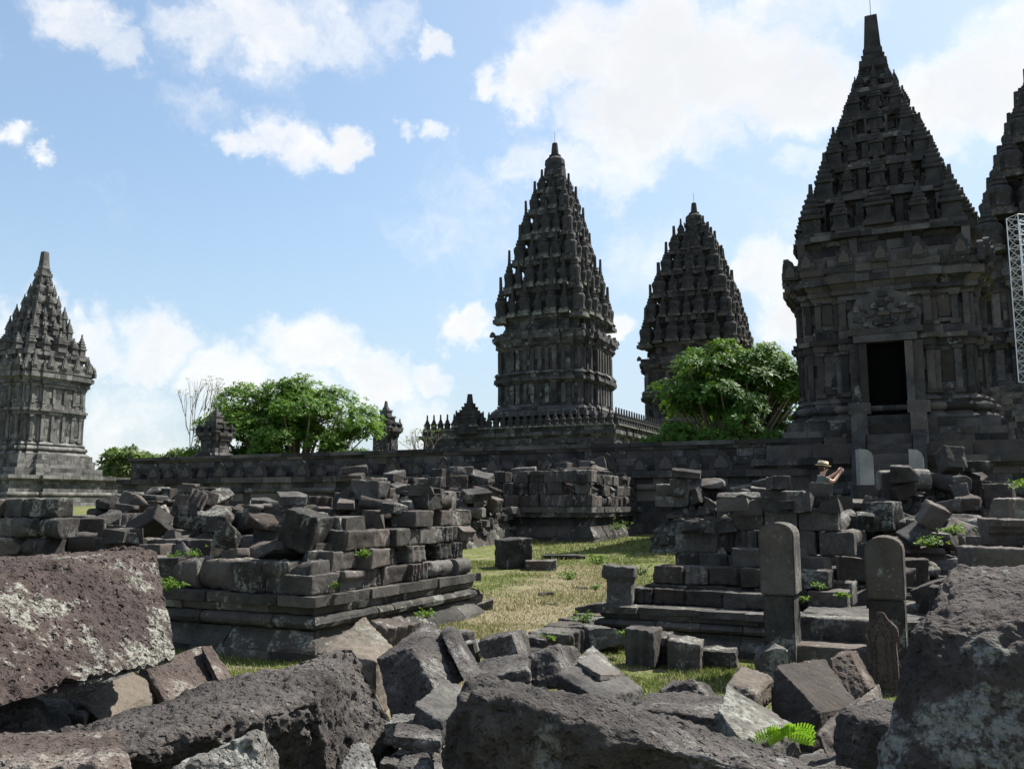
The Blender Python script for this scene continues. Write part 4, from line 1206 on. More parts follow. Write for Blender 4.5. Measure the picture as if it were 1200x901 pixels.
# ---- the stepped base with the stair
RR = Vector((.98, 9.75, 0)); 
ruined_base('near ruined shrine base with a short stair between two round-topped posts', RR, .0, 6.2, 0, 4.4, 0., .42, ('roll',), seed=12)
cRR = Pile("the courses beside the posts", 'laid stones of the stair base')
lay(cRR, RR + AX * .25 + BX * .25, 'A', 1.5, .42, 1, 71, hrow=.17, drop_out=.15, set_back=.0)
lay(cRR, RR + AX * .4 + BX * .5, 'A', 1.65, .42, 3, 72, hrow=.2, drop_out=.12, profile=lambda s_, r_: r_ < 1 + s_ * 1.6)
lay(cRR, RR + AX * .55 + BX * .95, 'A', 1.6, .42, 4, 73, hrow=.26, drop_out=.12, profile=lambda s_, r_: r_ < 2 + s_ * 1.6)
lay(cRR, RR + AX * 3.2 + BX * .25, 'A', 2.6, .42, 1, 74, hrow=.3, drop_out=.1)
pRR = Pile("the heap nearest the posts", 'loose stones on the stair base')


def T_RR(u, v): return min(.6 + .2 * v, 1.1) + .12 * math.sin(u * 2.6) * math.sin(v * 2.3) - (.5 if v < .9 and 1.0 < u < 2.6 else 0)


heap(pRR, 120, (RR + AX * .5 + BX * .9, 5.6, 3.4), T_RR, 75, s=(.6, 1.15), tilt=.6)
RB = Vector((3.6, 17.0, 0))
pRB = Pile("the heap before doorway temple", 'loose stones of the broad heap')
RC = Vector((3.05, 20.8, 0))
pRC = Pile("the added heap behind the posts", 'loose stones of the heap added for its shadow')
heap(pRC, 34, (RC, 3.4, 2.2), lambda u, v: 1.8 + .1 * math.sin(u * 3), 83, s=(.9, 1.5), tilt=.4)  # heap added to throw a strip of shade across the grass
heap(pRB, 135, (RB, 8.0, 3.6), lambda u, v: .9 + .16 * min(v, 3) + .1 * math.sin(u * 1.9) + .6 * max(0, min(1, (u - 1.0) / .8, (5.6 - u) / .8)) * min(1, v / 2), 81, s=(.8, 1.6), tilt=.65)

for P_ in (pNL, cNL, cLW, pLW, pLB, pLT, pMB, cML, pML, pFB, cRR, pRR, pRB, pRC): P_.label()

# ---- stair with posts
sp = W(978, 790, 7.9); root = empty('stone_stair', (sp.x, sp.y, 0), -G, 'two broad stone steps between the round-topped posts', 'stair')
for z, ya, yb in ((.27, 0., .55), (.47, .4, 1.4)):
    P, Fq = cube_grid(26, 12, 8); P = rounded(P, .06); V = P * np.array([.36, (yb - ya) / 2, (z + .1) / 2]); N = vnormals(V, Fq); V += N * (.006 * fbm(V * 8, 3) + .004 * fbm(V * 30, 2))[:, None]
    o = link('step', mk_mesh('step', V, Fq, M_BLOCK, True), root, (0, (ya + yb) / 2, z / 2 - .05))


def shaped(name, label, cat, prof, t, loc, rot, mat=M_BLOCK, group=None, n=26, rough=.006, parent=None, seed=1):
    """a slab cut to an outline (x, z) of thickness t, subdivided and worn"""
    bm = bmesh.new(); m = len(prof)
    f = bm.faces.new([bm.verts.new((x, -t / 2, z)) for x, z in prof]); r = bmesh.ops.extrude_face_region(bm, geom=[f])
    bmesh.ops.translate(bm, vec=(0, t, 0), verts=[v for v in r['geom'] if isinstance(v, bmesh.types.BMVert)])
    bmesh.ops.recalc_face_normals(bm, faces=bm.faces)
    bmesh.ops.bevel(bm, geom=list(bm.edges), offset=min(.012, t * .1), segments=2, affect='EDGES', clamp_overlap=True)
    bmesh.ops.triangulate(bm, faces=[f for f in bm.faces if len(f.verts) > 4])
    for _ in range(4):
        es = [e for e in bm.edges if e.calc_length() > .05]
        if es: bmesh.ops.subdivide_edges(bm, edges=es, cuts=1); bmesh.ops.triangulate(bm, faces=[f for f in bm.faces if len(f.verts) > 4])
    V = np.array([v.co[:] for v in bm.verts]); d = rough * fbm(V * 7, 4, .6, seed); bm.normal_update()
    for v, k in zip(bm.verts, d): v.co += v.normal * float(k)
    me = bpy.data.meshes.new(name); bm.to_mesh(me); bm.free(); me.materials.append(mat)
    me.polygons.foreach_set('use_smooth', [True] * len(me.polygons))
    try: me.set_sharp_from_angle(angle=math.radians(38))
    except Exception: pass
    o = link(name, me, parent, loc, rot)
    if label: tag(o, label, cat, group)
    return o


def round_top(w, h, sh=.8, n=8):
    P = [(-w / 2, 0), (w / 2, 0), (w / 2, h - w * .35)]
    for i in range(1, n): a = math.pi * i / n; P.append((w / 2 * math.cos(a), h - w * .35 + w * .35 * math.sin(a)))
    return P + [(-w / 2, h - w * .35)]


p = W(916, 785, 8.0)
root = empty('stair_post', (p.x, p.y, 0), -G + .02, 'tall round-topped stone post beside the steps, nearest the grass', 'post', 'posts of the ruined stair')
shaped('post_shaft', None, None, [(-.14, 0), (.13, 0), (.13, .66), (.12, .7), (-.13, .7)], .42, (0, .18, 0), (0, 0, 0), parent=root, seed=4)
shaped('post_cap', None, None, round_top(.30, .63), .46, (0, .18, .705), (0, 0, 0), parent=root, seed=5, rough=.004)
p = W(1043, 790, 7.6)
root = empty('stair_post', (p.x, p.y, 0), -G, 'round-topped stone post behind the carved slab and the lichened boulder', 'post', 'posts of the ruined stair')
shaped('post_shaft', None, None, [(-.14, 0), (.14, 0), (.14, .7), (-.14, .7)], .42, (0, .2, 0), (0, 0, 0), parent=root, seed=6)
shaped('post_cap', None, None, round_top(.30, .52), .46, (0, .2, .705), (0, 0, 0), parent=root, seed=7, rough=.004)
p = W(1035, 790, 7.3)
root = empty('carved_slab', (p.x, p.y, 0), -G, 'upright carved slab with a shouldered round head leaning on the stair post', 'carved slab')
pr = [(-.12, 0), (.12, 0), (.11, .4), (.13, .47), (.115, .53), (.07, .57), (.045, .6), (.03, .64), (-.03, .64), (-.045, .6), (-.07, .57), (-.115, .53), (-.13, .47), (-.11, .4)]
shaped('slab', None, None, pr, .1, (0, 0, 0), (-.04, 0, 0), M_TAN if False else M_BROWN, parent=root)
shaped('carving', None, None, [(x * .62, .06 + z * .84) for x, z in pr], .03, (0, -.058, 0), (-.04, 0, 0), M_BROWN, parent=root, seed=3)
shaped('carving', None, None, [(x * .3, .12 + z * .6) for x, z in pr], .03, (0, -.078, 0), (-.04, 0, 0), M_BROWN, parent=root, seed=9)
p = W(904, 785, 7.7)
shaped('worn_post_stone', 'squat worn stone at the foot of the tall post beside the steps', 'stone block', [(-.12, 0), (.12, 0), (.13, .3), (.03, .31), (-.08, .27), (-.12, .2)], .2, (p.x, p.y, 0), (0, 0, -.2), seed=8, rough=.02)

# ------------------------------------------------------------------ hand-shaped stones given by their corners


def hexa(name, label, cat, Fr, Bk, mat, n=(40, 30, 30), r=.09, rough=.012, fine=.006, seed=1, ncut=0, ext=None, pits=0., chip=.6, rfreq=3.):
    """Fr: front face corners TL TR BR BL as (px, py, D); Bk: back TL TR (BR BL follow by parallelogram unless given)"""
    fw = [W(*c) for c in Fr]; bw = [W(*c) for c in Bk]
    if len(bw) == 2: bw += [bw[1] + (fw[2] - fw[1]), bw[0] + (fw[3] - fw[0])]
    cen = sum(fw + bw, Vector()) / 8
    Q = np.array([[c - cen for c in fw], [c - cen for c in bw]], float) if False else np.array([[tuple(c - cen) for c in fw], [tuple(c - cen) for c in bw]])
    P, Fq = cube_grid(*n); P = P.copy()
    rs = np.random.RandomState(seed)
    size = np.array([(Q[0, 1] - Q[0, 0]), (Q[1, 0] - Q[0, 0]), (Q[0, 0] - Q[0, 3])]); ln = np.linalg.norm(size, axis=1); rr = np.clip(r * ln.min() / ln * 1.6, .02, .5)
    e0 = np.sort(np.abs(P), axis=1)[:, 1]
    P = rounded(P, rr); P = cuts(P, ncut, rs, .95, 1.4)
    x, y, z = (P[:, i] * .5 + .5 for i in range(3))
    def bl(q): # q: TL TR BR BL
        return ((1 - x) * z)[:, None] * q[0] + (x * z)[:, None] * q[1] + (x * (1 - z))[:, None] * q[2] + ((1 - x) * (1 - z))[:, None] * q[3]
    V = bl(Q[0]) * (1 - y)[:, None] + bl(Q[1]) * y[:, None]
    N = vnormals(V, Fq)
    if np.sum(N * V) < 0: Fq = Fq[:, ::-1]; N = -N
    d = rough * fbm(V * rfreq, 4, .55, seed) + fine * fbm(V * 26, 3, .6, seed + 1)
    if pits:
        for fq, am in ((24, 1.), (44, .5)):
            Pw = (V + .006 * np.stack([fbm(V * 30, 2, .5, seed + 6), fbm(V * 30, 2, .5, seed + 7), fbm(V * 30, 2, .5, seed + 8)], 1)) * np.array([fq, fq, fq * .75])
            f1, who = worley(Pw, seed); d -= pits * am * np.clip(1 - f1 / .5, 0, 1) ** .7 * (who > .38) * (.4 + who)
    edge = np.clip((e0 - .72) / .28, 0, 1); d -= chip * .06 * ln.min() * edge * np.clip(fbm(V * 7, 3, .6, seed + 4) + .15, 0, 1)
    V = V + N * d[:, None]
    o = link(name, mk_mesh(name, V, Fq, mat, True), None, tuple(cen))
    return tag(o, label, cat)


BIG = (190, 120, 80)
# big pitted block
hexa('pitted_block', 'huge brown pitted block with white lichen over its lower face, near the low stacked wall', 'stone block',
     [(-150, 676, 2.7), (184, 648, 3.8), (206, 776, 3.35), (-150, 868, 2.2)], [(-230, 672, 3.1), (170, 640, 4.2)], M_PIT, BIG, .05, .012, .005, 11, pits=.017, chip=.8)
# diagonal block
hexa('long_pitted_block', 'long dark pitted block lying askew in the middle of the near stones, its end lichened', 'stone block',
     [(60, 905, 1.95), (368, 824, 2.65), (400, 980, 3.0), (80, 1040, 2.5)], [(60, 852, 2.75), (414, 750, 3.35), (478, 872, 3.25), (110, 960, 2.9)], M_ROCKD, BIG, .09, .02, .006, 12, pits=.015, chip=1.)
# great front boulder
hexa('front_boulder', 'largest dark boulder at the very front with a pale weathered rim', 'boulder',
     [(534, 806, 1.95), (1010, 930, 1.7), (1000, 1080, 1.95), (495, 1040, 2.15)], [(556, 784, 2.5), (1010, 896, 2.2)], M_ROCK, BIG, .14, .03, .007, 13, pits=.007, chip=1.2, rfreq=4)
# lichened boulder
hexa('lichened_boulder', 'tall rounded boulder blotched with grey-green lichen beside the carved slab', 'boulder',
     [(1062, 720, 2.15), (1290, 730, 1.9), (1300, 1010, 1.85), (1030, 960, 2.05)], [(1106, 655, 2.7), (1300, 672, 2.5)], M_ROCKL, (110, 90, 110), .24, .035, .007, 14, pits=.006, chip=1., ncut=1)
# others
def part_of(par, ch):
    for k in ('label', 'category'):
        if k in ch: del ch[k]
    ch.location = ch.location - par.location; ch.parent = par


def H(label, Fr, Bk, mat, n=(44, 34, 34), cat='stone block', name='fallen_block', **kw): return hexa(name, label, cat, Fr, Bk, mat, n, **kw)

H('light grey fibrous block at the bottom edge, in front of the long pitted block', [(188, 905, 1.85), (304, 850, 2.0), (318, 960, 1.95), (190, 990, 1.8)], [(262, 868, 2.3), (330, 880, 2.3)], M_FIBRE, (60, 50, 50), seed=21, rough=.015, pits=.007, r=.12)
H('brown grooved block in the bottom corner', [(-60, 892, 1.8), (150, 898, 1.75), (160, 1000, 1.7), (-60, 1010, 1.75)], [(-60, 858, 2.3), (138, 850, 2.25)], M_BROWN, (80, 60, 40), seed=22, rough=.018, pits=.007, r=.12)
H('small dark wedge of stone under the huge pitted block', [(-30, 832, 2.9), (34, 812, 2.95), (66, 872, 2.85), (-30, 880, 2.8)], [(-30, 822, 3.3), (58, 828, 3.3)], M_ROCK, seed=23, rough=.01)
H('tan sunlit stone in the gap under the huge pitted block', [(88, 818, 3.5), (118, 842, 3.4), (120, 900, 3.4), (80, 900, 3.5)], [(160, 782, 3.9), (190, 812, 3.9)], M_TAN, seed=24)
H('dark stone in the shadow between the huge block and the long pitted block', [(20, 830, 3.3), (100, 838, 3.3), (100, 900, 3.3), (20, 900, 3.3)], [(20, 820, 3.7), (110, 825, 3.7)], M_ROCK, seed=25)
sl = H('sloping block with a raised rib beside the huge pitted block', [(166, 772, 4.0), (203, 834, 3.7), (200, 900, 3.7), (130, 870, 4.0)], [(243, 754, 4.5), (276, 796, 4.3)], M_BROWN, seed=26, rough=.008)
rb = H('raised rib along the far edge of the sloping block', [(236, 757, 4.3), (258, 800, 4.05), (258, 812, 4.05), (236, 770, 4.3)], [(248, 755, 4.42), (272, 792, 4.2)], M_BROWN, (20, 10, 10), name='raised_rib', seed=27, rough=.004); part_of(sl, rb)
H('rough tan block tilted on its corner behind the long pitted block', [(366, 764, 4.4), (442, 774, 4.15), (440, 850, 4.15), (366, 850, 4.4)], [(428, 720, 4.8), (462, 757, 4.6)], M_TAN, seed=28, rough=.014, r=.07, pits=.004)
sl = H('black-faced tilted block with a projecting ledge, between the tan block and the great boulder', [(442, 772, 3.75), (484, 758, 3.7), (512, 812, 3.45), (462, 866, 3.55)], [(500, 728, 4.25), (528, 742, 4.1)], M_ROCK, (50, 50, 50), seed=29, rough=.006, r=.04)
rb = H('narrow raised rim on the black-faced tilted block', [(516, 741, 3.95), (528, 738, 3.95), (560, 796, 3.55), (545, 800, 3.5)], [(524, 732, 4.3), (536, 736, 4.3)], M_ROCK, (14, 14, 40), name='raised_rim', seed=30, rough=.003, r=.04); part_of(sl, rb)
H('slanting grey block under the black-faced tilted block', [(486, 826, 3.05), (518, 846, 2.95), (514, 880, 2.95), (482, 860, 3.05)], [(520, 794, 3.45), (552, 806, 3.35)], M_BLOCK, seed=31, rough=.008)
H('small blue-grey stone wedged below the slanting grey block', [(450, 848, 3.1), (520, 838, 3.0), (520, 880, 3.0), (450, 872, 3.1)], [(460, 836, 3.4), (520, 830, 3.3)], M_FIBRE, seed=32)
H('flat narrow slab bridging the gap beside the long pitted block', [(462, 862, 2.75), (516, 868, 2.75), (516, 882, 2.75), (462, 876, 2.75)], [(466, 848, 3.0), (516, 853, 3.0)], M_ROCK, seed=33, rough=.004, r=.05)
H('dark slab in shadow below the narrow slab', [(444, 892, 2.6), (520, 906, 2.5), (520, 940, 2.5), (444, 930, 2.6)], [(460, 880, 2.95), (516, 884, 2.95)], M_ROCK, seed=34)
H('rounded brown stone at the bottom edge beside the great boulder', [(462, 898, 2.2), (508, 896, 2.2), (510, 940, 2.2), (462, 940, 2.2)], [(470, 880, 2.45), (506, 880, 2.45)], M_ROCK, seed=35, r=.3)
H('pale lichened stone below the lit end of the long pitted block', [(398, 905, 2.35), (440, 905, 2.3), (446, 950, 2.3), (398, 950, 2.35)], [(412, 870, 2.5), (432, 868, 2.6)], M_FIBRE, seed=36)
H('broad dark rough block with a lit top behind the great boulder', [(558, 752, 5.2), (600, 742, 5.0), (612, 776, 4.9), (572, 790, 5.1)], [(580, 740, 5.7), (616, 738, 5.6)], M_ROCK, seed=37, rough=.012)
H('low mounded dark rock directly behind the great boulder', [(548, 790, 4.0), (622, 784, 3.9), (622, 830, 3.9), (548, 830, 4.0)], [(566, 770, 4.5), (620, 766, 4.4)], M_ROCK, seed=38, r=.22, rough=.02)
H('dark leaning block between the mounded rock and the panelled block', [(618, 768, 4.3), (652, 756, 4.3), (664, 806, 4.1), (624, 806, 4.2)], [(644, 756, 4.8), (676, 758, 4.7)], M_ROCK, seed=39)
sl = H('flat-topped block with a raised panel on its sloping top', [(652, 790, 3.95), (706, 818, 3.6), (706, 850, 3.6), (652, 836, 3.95)], [(694, 754, 4.6), (754, 806, 4.1)], M_BLOCK, (50, 50, 30), seed=40, rough=.008, r=.12)
rb = H('raised panel on the sloping block near the grass', [(676, 774, 4.15), (702, 790, 3.93), (702, 797, 3.93), (676, 781, 4.15)], [(702, 762, 4.45), (728, 790, 4.15)], M_BLOCK, (16, 16, 8), name='raised_panel', seed=41, rough=.003, r=.06); part_of(sl, rb)
H('small dark squared stone beside the broad rough block', [(542, 756, 5.3), (556, 752, 5.3), (558, 778, 5.3), (542, 778, 5.3)], [(545, 752, 5.5), (560, 750, 5.5)], M_BLOCK, (16, 12, 12), seed=42)
H('low dark lump of rock in front of the small grass patch', [(772, 808, 4.3), (812, 796, 4.3), (832, 820, 4.2), (776, 830, 4.3)], [(786, 796, 4.8), (830, 802, 4.7)], M_ROCK, seed=43, r=.2)
H('long flat rock with a sunlit top behind the great boulder', [(738, 830, 3.3), (850, 842, 3.1), (850, 880, 3.1), (738, 870, 3.3)], [(762, 808, 3.9), (846, 814, 3.8)], M_ROCK, (60, 40, 30), seed=44, rough=.015)
H('rounded tan stone behind the pointed grey block', [(848, 800, 4.2), (884, 812, 4.0), (884, 850, 4.0), (848, 840, 4.2)], [(866, 778, 4.7), (906, 790, 4.5)], M_TAN, seed=45, r=.3)
H('pointed pale grey block with a chiselled sloping face', [(842, 832, 3.0), (868, 866, 2.8), (870, 920, 2.8), (842, 900, 3.0)], [(852, 800, 3.25), (938, 852, 3.1)], M_PALE, (50, 50, 40), seed=46, rough=.007, r=.05, pits=.003)
H('large tilted block with a smooth sunlit top slab, near the steps', [(908, 778, 4.3), (962, 834, 3.75), (950, 880, 3.7), (904, 830, 4.2)], [(966, 772, 4.7), (1008, 828, 4.2)], M_BLOCK, (50, 50, 40), seed=47, rough=.004, r=.04)
H('lower half of the large tilted block near the steps', [(904, 800, 4.35), (950, 868, 3.9), (950, 920, 3.9), (904, 870, 4.3)], [(968, 796, 4.65), (1000, 850, 4.25)], M_ROCK, (30, 30, 30), seed=48, rough=.008)
H('bent L-shaped block leaning behind the large tilted block', [(972, 772, 4.7), (996, 764, 4.7), (1020, 808, 4.5), (988, 830, 4.5)], [(984, 764, 5.1), (1004, 762, 5.0)], M_BROWN, seed=49, rough=.005, r=.05)
H('long squared beam of stone lying between the rough rock and the steps', [(958, 862, 3.1), (1022, 820, 3.5), (1030, 850, 3.5), (970, 888, 3.1)], [(968, 846, 3.3), (1030, 800, 3.7)], M_BLOCK, (50, 14, 14), seed=50, rough=.004, r=.06)
H('rough dark rock beside the lichened boulder', [(984, 838, 2.6), (1064, 850, 2.4), (1070, 960, 2.4), (982, 950, 2.6)], [(1000, 818, 3.0), (1070, 822, 2.9)], M_ROCK, (60, 50, 50), cat='boulder', name='front_boulder', seed=51, rough=.025, r=.12, pits=.006)
H('added stone darkening the gap behind the huge pitted block', [(-60, 800, 4.3), (150, 792, 4.3), (150, 900, 4.3), (-60, 900, 4.3)], [(-60, 780, 4.9), (150, 775, 4.9)], M_ROCK, seed=66)  # stone added so the gap stays dark where bright grass showed through
# supports under the front pile, mostly out of sight
H('dark stone low under the huge pitted block', [(-160, 860, 2.4), (60, 880, 2.6), (60, 1100, 2.6), (-160, 1100, 2.4)], [(-150, 820, 3.4), (90, 815, 3.6)], M_ROCK, (30, 30, 30), seed=61)
H('dark stone at the base of the near stones, under the long block', [(260, 930, 2.7), (520, 925, 2.6), (520, 1200, 2.6), (260, 1200, 2.7)], [(280, 880, 3.9), (520, 872, 3.9)], M_ROCK, (30, 30, 30), seed=62)
H('dark stone at the base of the near stones, behind the great boulder', [(560, 880, 3.), (860, 920, 2.9), (860, 1200, 2.9), (560, 1200, 3.)], [(600, 835, 3.9), (860, 850, 3.8)], M_ROCK, (30, 30, 30), seed=63)
H('dark stone at the base of the near stones, under the lichened boulder', [(880, 920, 2.7), (1240, 900, 2.6), (1240, 1300, 2.6), (880, 1300, 2.7)], [(900, 885, 3.8), (1200, 840, 3.7)], M_ROCK, (30, 30, 30), seed=64)

# standing stones on the grass in front of the stair base
def S(label, px, pyb, D, dims, kind, yaw, tilt=0., mat=None, name=None, sd=1, ncut=0):
    V, Fq = block_shape(kind, dims, 700 + sd, n=(22, 18, 18), ncut=ncut, rough=.012)
    p = W(px, pyb, D); o = link(name or NAME[kind][0], mk_mesh('stone', V, Fq, mat or M_BLOCK, True), None, (p.x, D, gz(0, D) + dims[2] / 2 - .02), (tilt, tilt * .5, yaw))
    return tag(o, label, 'stone block' if kind in ('plain', 'broken') else 'carved stone')

S('grooved stone standing on end on the grass before the stair base', 755, 772, 8.6, (.28, .3, .36), 'fluted', -.5, sd=1)
S('short broken pilaster stone beside the tall grooved one on the grass', 778, 770, 8.75, (.16, .26, .28), 'stepped', -.3, .08, sd=2)
S('squared block with a slanting top, middle one of the row on the grass', 803, 774, 8.5, (.32, .32, .27), 'plain', -.25, .06, sd=3)
S('low flat block at the end of the row on the grass, nearest the steps', 843, 772, 8.6, (.32, .3, .17), 'plain', -.35, .0, sd=4)
S('pale speckled round stone on the grass before the stair base', 706, 757, 9.35, (.34, .34, .26), 'broken', .3, 0, M_PALE, sd=5, ncut=4)
S('fluted block lying on the grass among the kerb slabs', 660, 760, 9.2, (.3, .32, .24), 'fluted', 1.0, 0, sd=6)
S('small cube of stone beside the fluted block on the grass', 634, 762, 9.1, (.28, .3, .2), 'plain', .9, 0, sd=7)
S('big squared cube of stone standing alone in the grass by the near base', 600, 663, 17.6, (.58, .6, .58), 'plain', .35, 0, sd=8)
S('flat dark stone in the grass in front of the big cube', 634, 664, 17.2, (.6, .45, .2), 'broken', 0., 0, sd=9)
S('dark squared stone fallen beside the near base on the grass', 549, 708, 12.3, (.3, .3, .24), 'plain', .6, .1, sd=10)
S('small wedge stone touching the fallen dark stone on the grass', 568, 710, 12.2, (.22, .22, .16), 'wedge', .1, 0, sd=11)
S('tilted carved fragment resting against the roll moulding of the near base', 452, 735, 8.0, (.32, .26, .5), 'fluted', .8, .25, sd=12)
S('upright stone with a narrow foot at the corner of the stair base', 728, 700, 9.9, (.34, .32, .42), 'capped', -.3, 0, name='capital_stone', sd=14).location.z = .62
S('broad flat-topped pale block on the stepped courses of the stair base', 830, 670, 10.5, (.5, .36, .26), 'plain', -G, 0, M_PALE, sd=15).location.z = .88
S('curved wide dark slab upright at the corner of the middle heap', 1058, 570, 17.5, (.9, .7, .42), 'round', -.2, 0, M_PALE, sd=16).location.z = 1.95
S('big smooth grey block high on the stair base, behind the lichened boulder', 1190, 640, 7.6, (.8, .4, .36), 'plain', -.2, 0, None, sd=17).location.z = .95
S('thick moulded block on top of the smooth grey block', 1195, 610, 8.0, (.6, .5, .22), 'stepped', -.2, 0, sd=18).location.z = 1.25
for i_, (lb, px, pyb, D, dims, kd, yw) in enumerate((
    ('small broken stone in the grass at the foot of the near base, beside the weed', 505, 716, 11.9, (.34, .26, .18), 'broken', .5),
    ('squat stone lying in the grass just in front of the near base', 476, 738, 10.2, (.3, .24, .16), 'broken', 1.2),
    ('slim moulding stone lying beside the dark squared stone in the grass', 528, 698, 12.6, (.44, .2, .14), 'rolled', .9),
    ('low stone half sunk in the grass between the kerb and the near stones', 575, 764, 9.1, (.3, .24, .16), 'broken', .2),
    ('small block on the grass close to the kerb slabs', 540, 752, 9.7, (.24, .22, .16), 'plain', .7),
    ('dark lump of stone by the corner of the stair base', 690, 716, 11.2, (.3, .3, .24), 'broken', .1),
    ('long flat stone on the trodden path, beyond the tussocks', 660, 652, 19.5, (.9, .3, .1), 'broken', .1),
    ('small chip of stone on the trodden path', 640, 690, 13.6, (.2, .14, .06), 'broken', .4))):
    S(lb, px, pyb, D, dims, kd, yw, sd=30 + i_, ncut=3 if kd == 'broken' else 1)
# kerb slabs beside the path
q = random.Random(77); ks = W(598, 752, 9.6); ke = W(742, 700, 13.6)
kerbs = 9
for i in range(kerbs):
    t_ = (i + .5) / kerbs; D = 8.9 + (12.6 - 8.9) * t_; px = 600 + (738 - 600) * t_ ** .8
    x = (px - 600) / F * D * 1.0 + .05
    V, Fq = block_shape('plain', (.62, .44, .13), 800 + i, n=(18, 14, 8)); o = link('kerb_slab', mk_mesh('kerb_slab', V, Fq, M_BLOCK, True), None, (x, D, gz(0, D) + .05), (q.uniform(-.03, .03), q.uniform(-.03, .03), math.radians(62) + q.uniform(-.1, .1)))
    tag(o, f"flat dark kerb slab sunk in the grass, {ordinal(i + 1)} of the row going away from the near stones", 'slab', 'kerb slabs along the path')

# ------------------------------------------------------------------ weeds and ferns


def weed(label, p, r, n, mat, seed, leaf=.05, name='weed', h=.6):
    rs = np.random.RandomState(seed); P = rs.normal(size=(n, 3)) * np.array([r, r, r * h]) * .55; P[:, 2] = np.abs(P[:, 2]) + .01
    D = rs.normal(size=(n, 3)) * .5 + np.array([0, 0, 1]); D /= np.linalg.norm(D, axis=1)[:, None]; V, Fc = rosettes(P, D, leaf, 5, rs, .45)
    root = empty(name, p, 0, label, 'plant'); link('leaves', mk_mesh('leaves', V, Fc, mat), root)
    mb = MB()
    for a in P[::3]: mb.tube([(0, 0, -.02), (a[0] * .6, a[1] * .6, a[2] * .5), tuple(a)], .003, 4)
    mb.build('stem', M_WEED, root)


def weed_px(label, px, py, D, r, n, seed, mat=M_WEED, leaf=.05): weed(label, W(px, py, D), r, n, mat, seed, leaf)


for i, (lb, px, py, D, r, n) in enumerate((
    ('weed clump in the gap above the huge pitted block', 196, 690, 7.6, .16, 60), ('tall weed among the stones above the huge pitted block', 205, 656, 10., .14, 50), ('leafy weed on the near base beside the huge block', 228, 652, 10., .12, 40),
    ('weed growing from the laid blocks of the near base', 426, 652, 9.2, .10, 36), ('small weed between two laid blocks of the near base', 392, 688, 9.1, .07, 20), ('weed on the grass at the foot of the near base', 548, 668, 12.5, .16, 50),
    ('grassy weed beside the tilted carved fragment', 500, 722, 9.6, .12, 34), ('weed on the grass by the fluted block', 646, 750, 9.0, .09, 30), ('weed in front of the small cube of stone', 668, 765, 8.6, .08, 30),
    ('bright weed behind the kerb slabs', 684, 728, 10., .16, 60), ('weed beside the grooved standing stone', 733, 745, 9., .09, 34), ('weed in the dark corner of the stair base', 750, 672, 11., .18, 60),
    ('weed beside the pale block on the stair base', 801, 660, 10.8, .1, 34), ('weed on the edge of the stair base', 697, 690, 10.4, .08, 22), ('weed at the end of the steps', 985, 700, 8.6, .09, 26),
    ('weed trailing down the tall stair post', 941, 705, 8.3, .08, 30), ('weed on the top step beside the tall post', 960, 690, 8.8, .09, 24), ('leafy vine between the stones above the lichened boulder', 1092, 640, 8.4, .15, 80),
    ('vine shoots beside the leafy vine above the lichened boulder', 1118, 625, 8.6, .14, 60), ('weed patch at the edge of the middle base', 722, 620, 25.5, .35, 70), ('bush sprig by the broad heap at the edge', 1196, 572, 15., .22, 50),
    ('dry tussock in the middle of the trodden path', 665, 678, 12.8, .22, 80), ('small tussock further along the trodden path', 700, 660, 14.6, .18, 50))):
    weed_px(lb, px, py, D, r * (.7 if D < 13 else 1), n, 200 + i, leaf=.036 if D < 13 else .06)
# the bright fern
rs = np.random.RandomState(5); base = W(918, 876, 2.42); root = empty('fern', base, 0, 'bright yellow-green fern sprig growing over the great boulder', 'fern')
for k in range(9):
    a = math.radians([10, 35, 60, 100, 140, 165, 185, 205, -15][k]); L = [.075, .085, .05, .045, .06, .08, .085, .05, .065][k]; V = []; Fc = []
    pts = [Vector((math.cos(a) * L * t, -.25 * L * t - .01 * k * .3, .028 + math.sin(a) * L * t * .45 - .03 * t * t + .035 * t)) for t in np.linspace(0, 1, 11)]
    for j in range(1, 11):
        d = (pts[j] - pts[j - 1]).normalized(); up = Vector((0, -.35, 1)); sdv = d.cross(Vector((0, 1, .3))).normalized()
        for sg in (-1, 1):
            l = .013 * math.sin(math.pi * (j / 11) ** .8) + .005; tip = pts[j] + sdv * sg * l + d * l * .5; w = d * .0026; kk = len(V)
            V += [pts[j] - w, pts[j] + w, tip + w * .8 + Vector((0, -.002, 0)), tip - w * .8]; Fc.append((kk, kk + 1, kk + 2, kk + 3))
    link('frond', mk_mesh('frond', [tuple(v) for v in V], Fc, M_FERN), root)

# ------------------------------------------------------------------ the photographer on the courtyard side


def skin_mesh(name, verts, edges, radii, mat, levels=2):
    me = bpy.data.meshes.new(name); me.from_pydata(verts, edges, []); o = link(name, me)
    sk = o.modifiers.new('s', 'SKIN'); ss = o.modifiers.new('u', 'SUBSURF'); ss.levels = ss.render_levels = levels
    for i, r in enumerate(radii): o.data.skin_vertices[0].data[i].radius = (r, r) if not isinstance(r, tuple) else r
    o.data.skin_vertices[0].data[0].use_root = True
    dg = bpy.context.evaluated_depsgraph_get(); dg.update(); m2 = bpy.data.meshes.new_from_object(o.evaluated_get(dg)); bpy.data.objects.remove(o)
    m2.materials.clear(); m2.materials.append(mat); m2.polygons.foreach_set('use_smooth', [True] * len(m2.polygons)); m2.name = name
    return m2


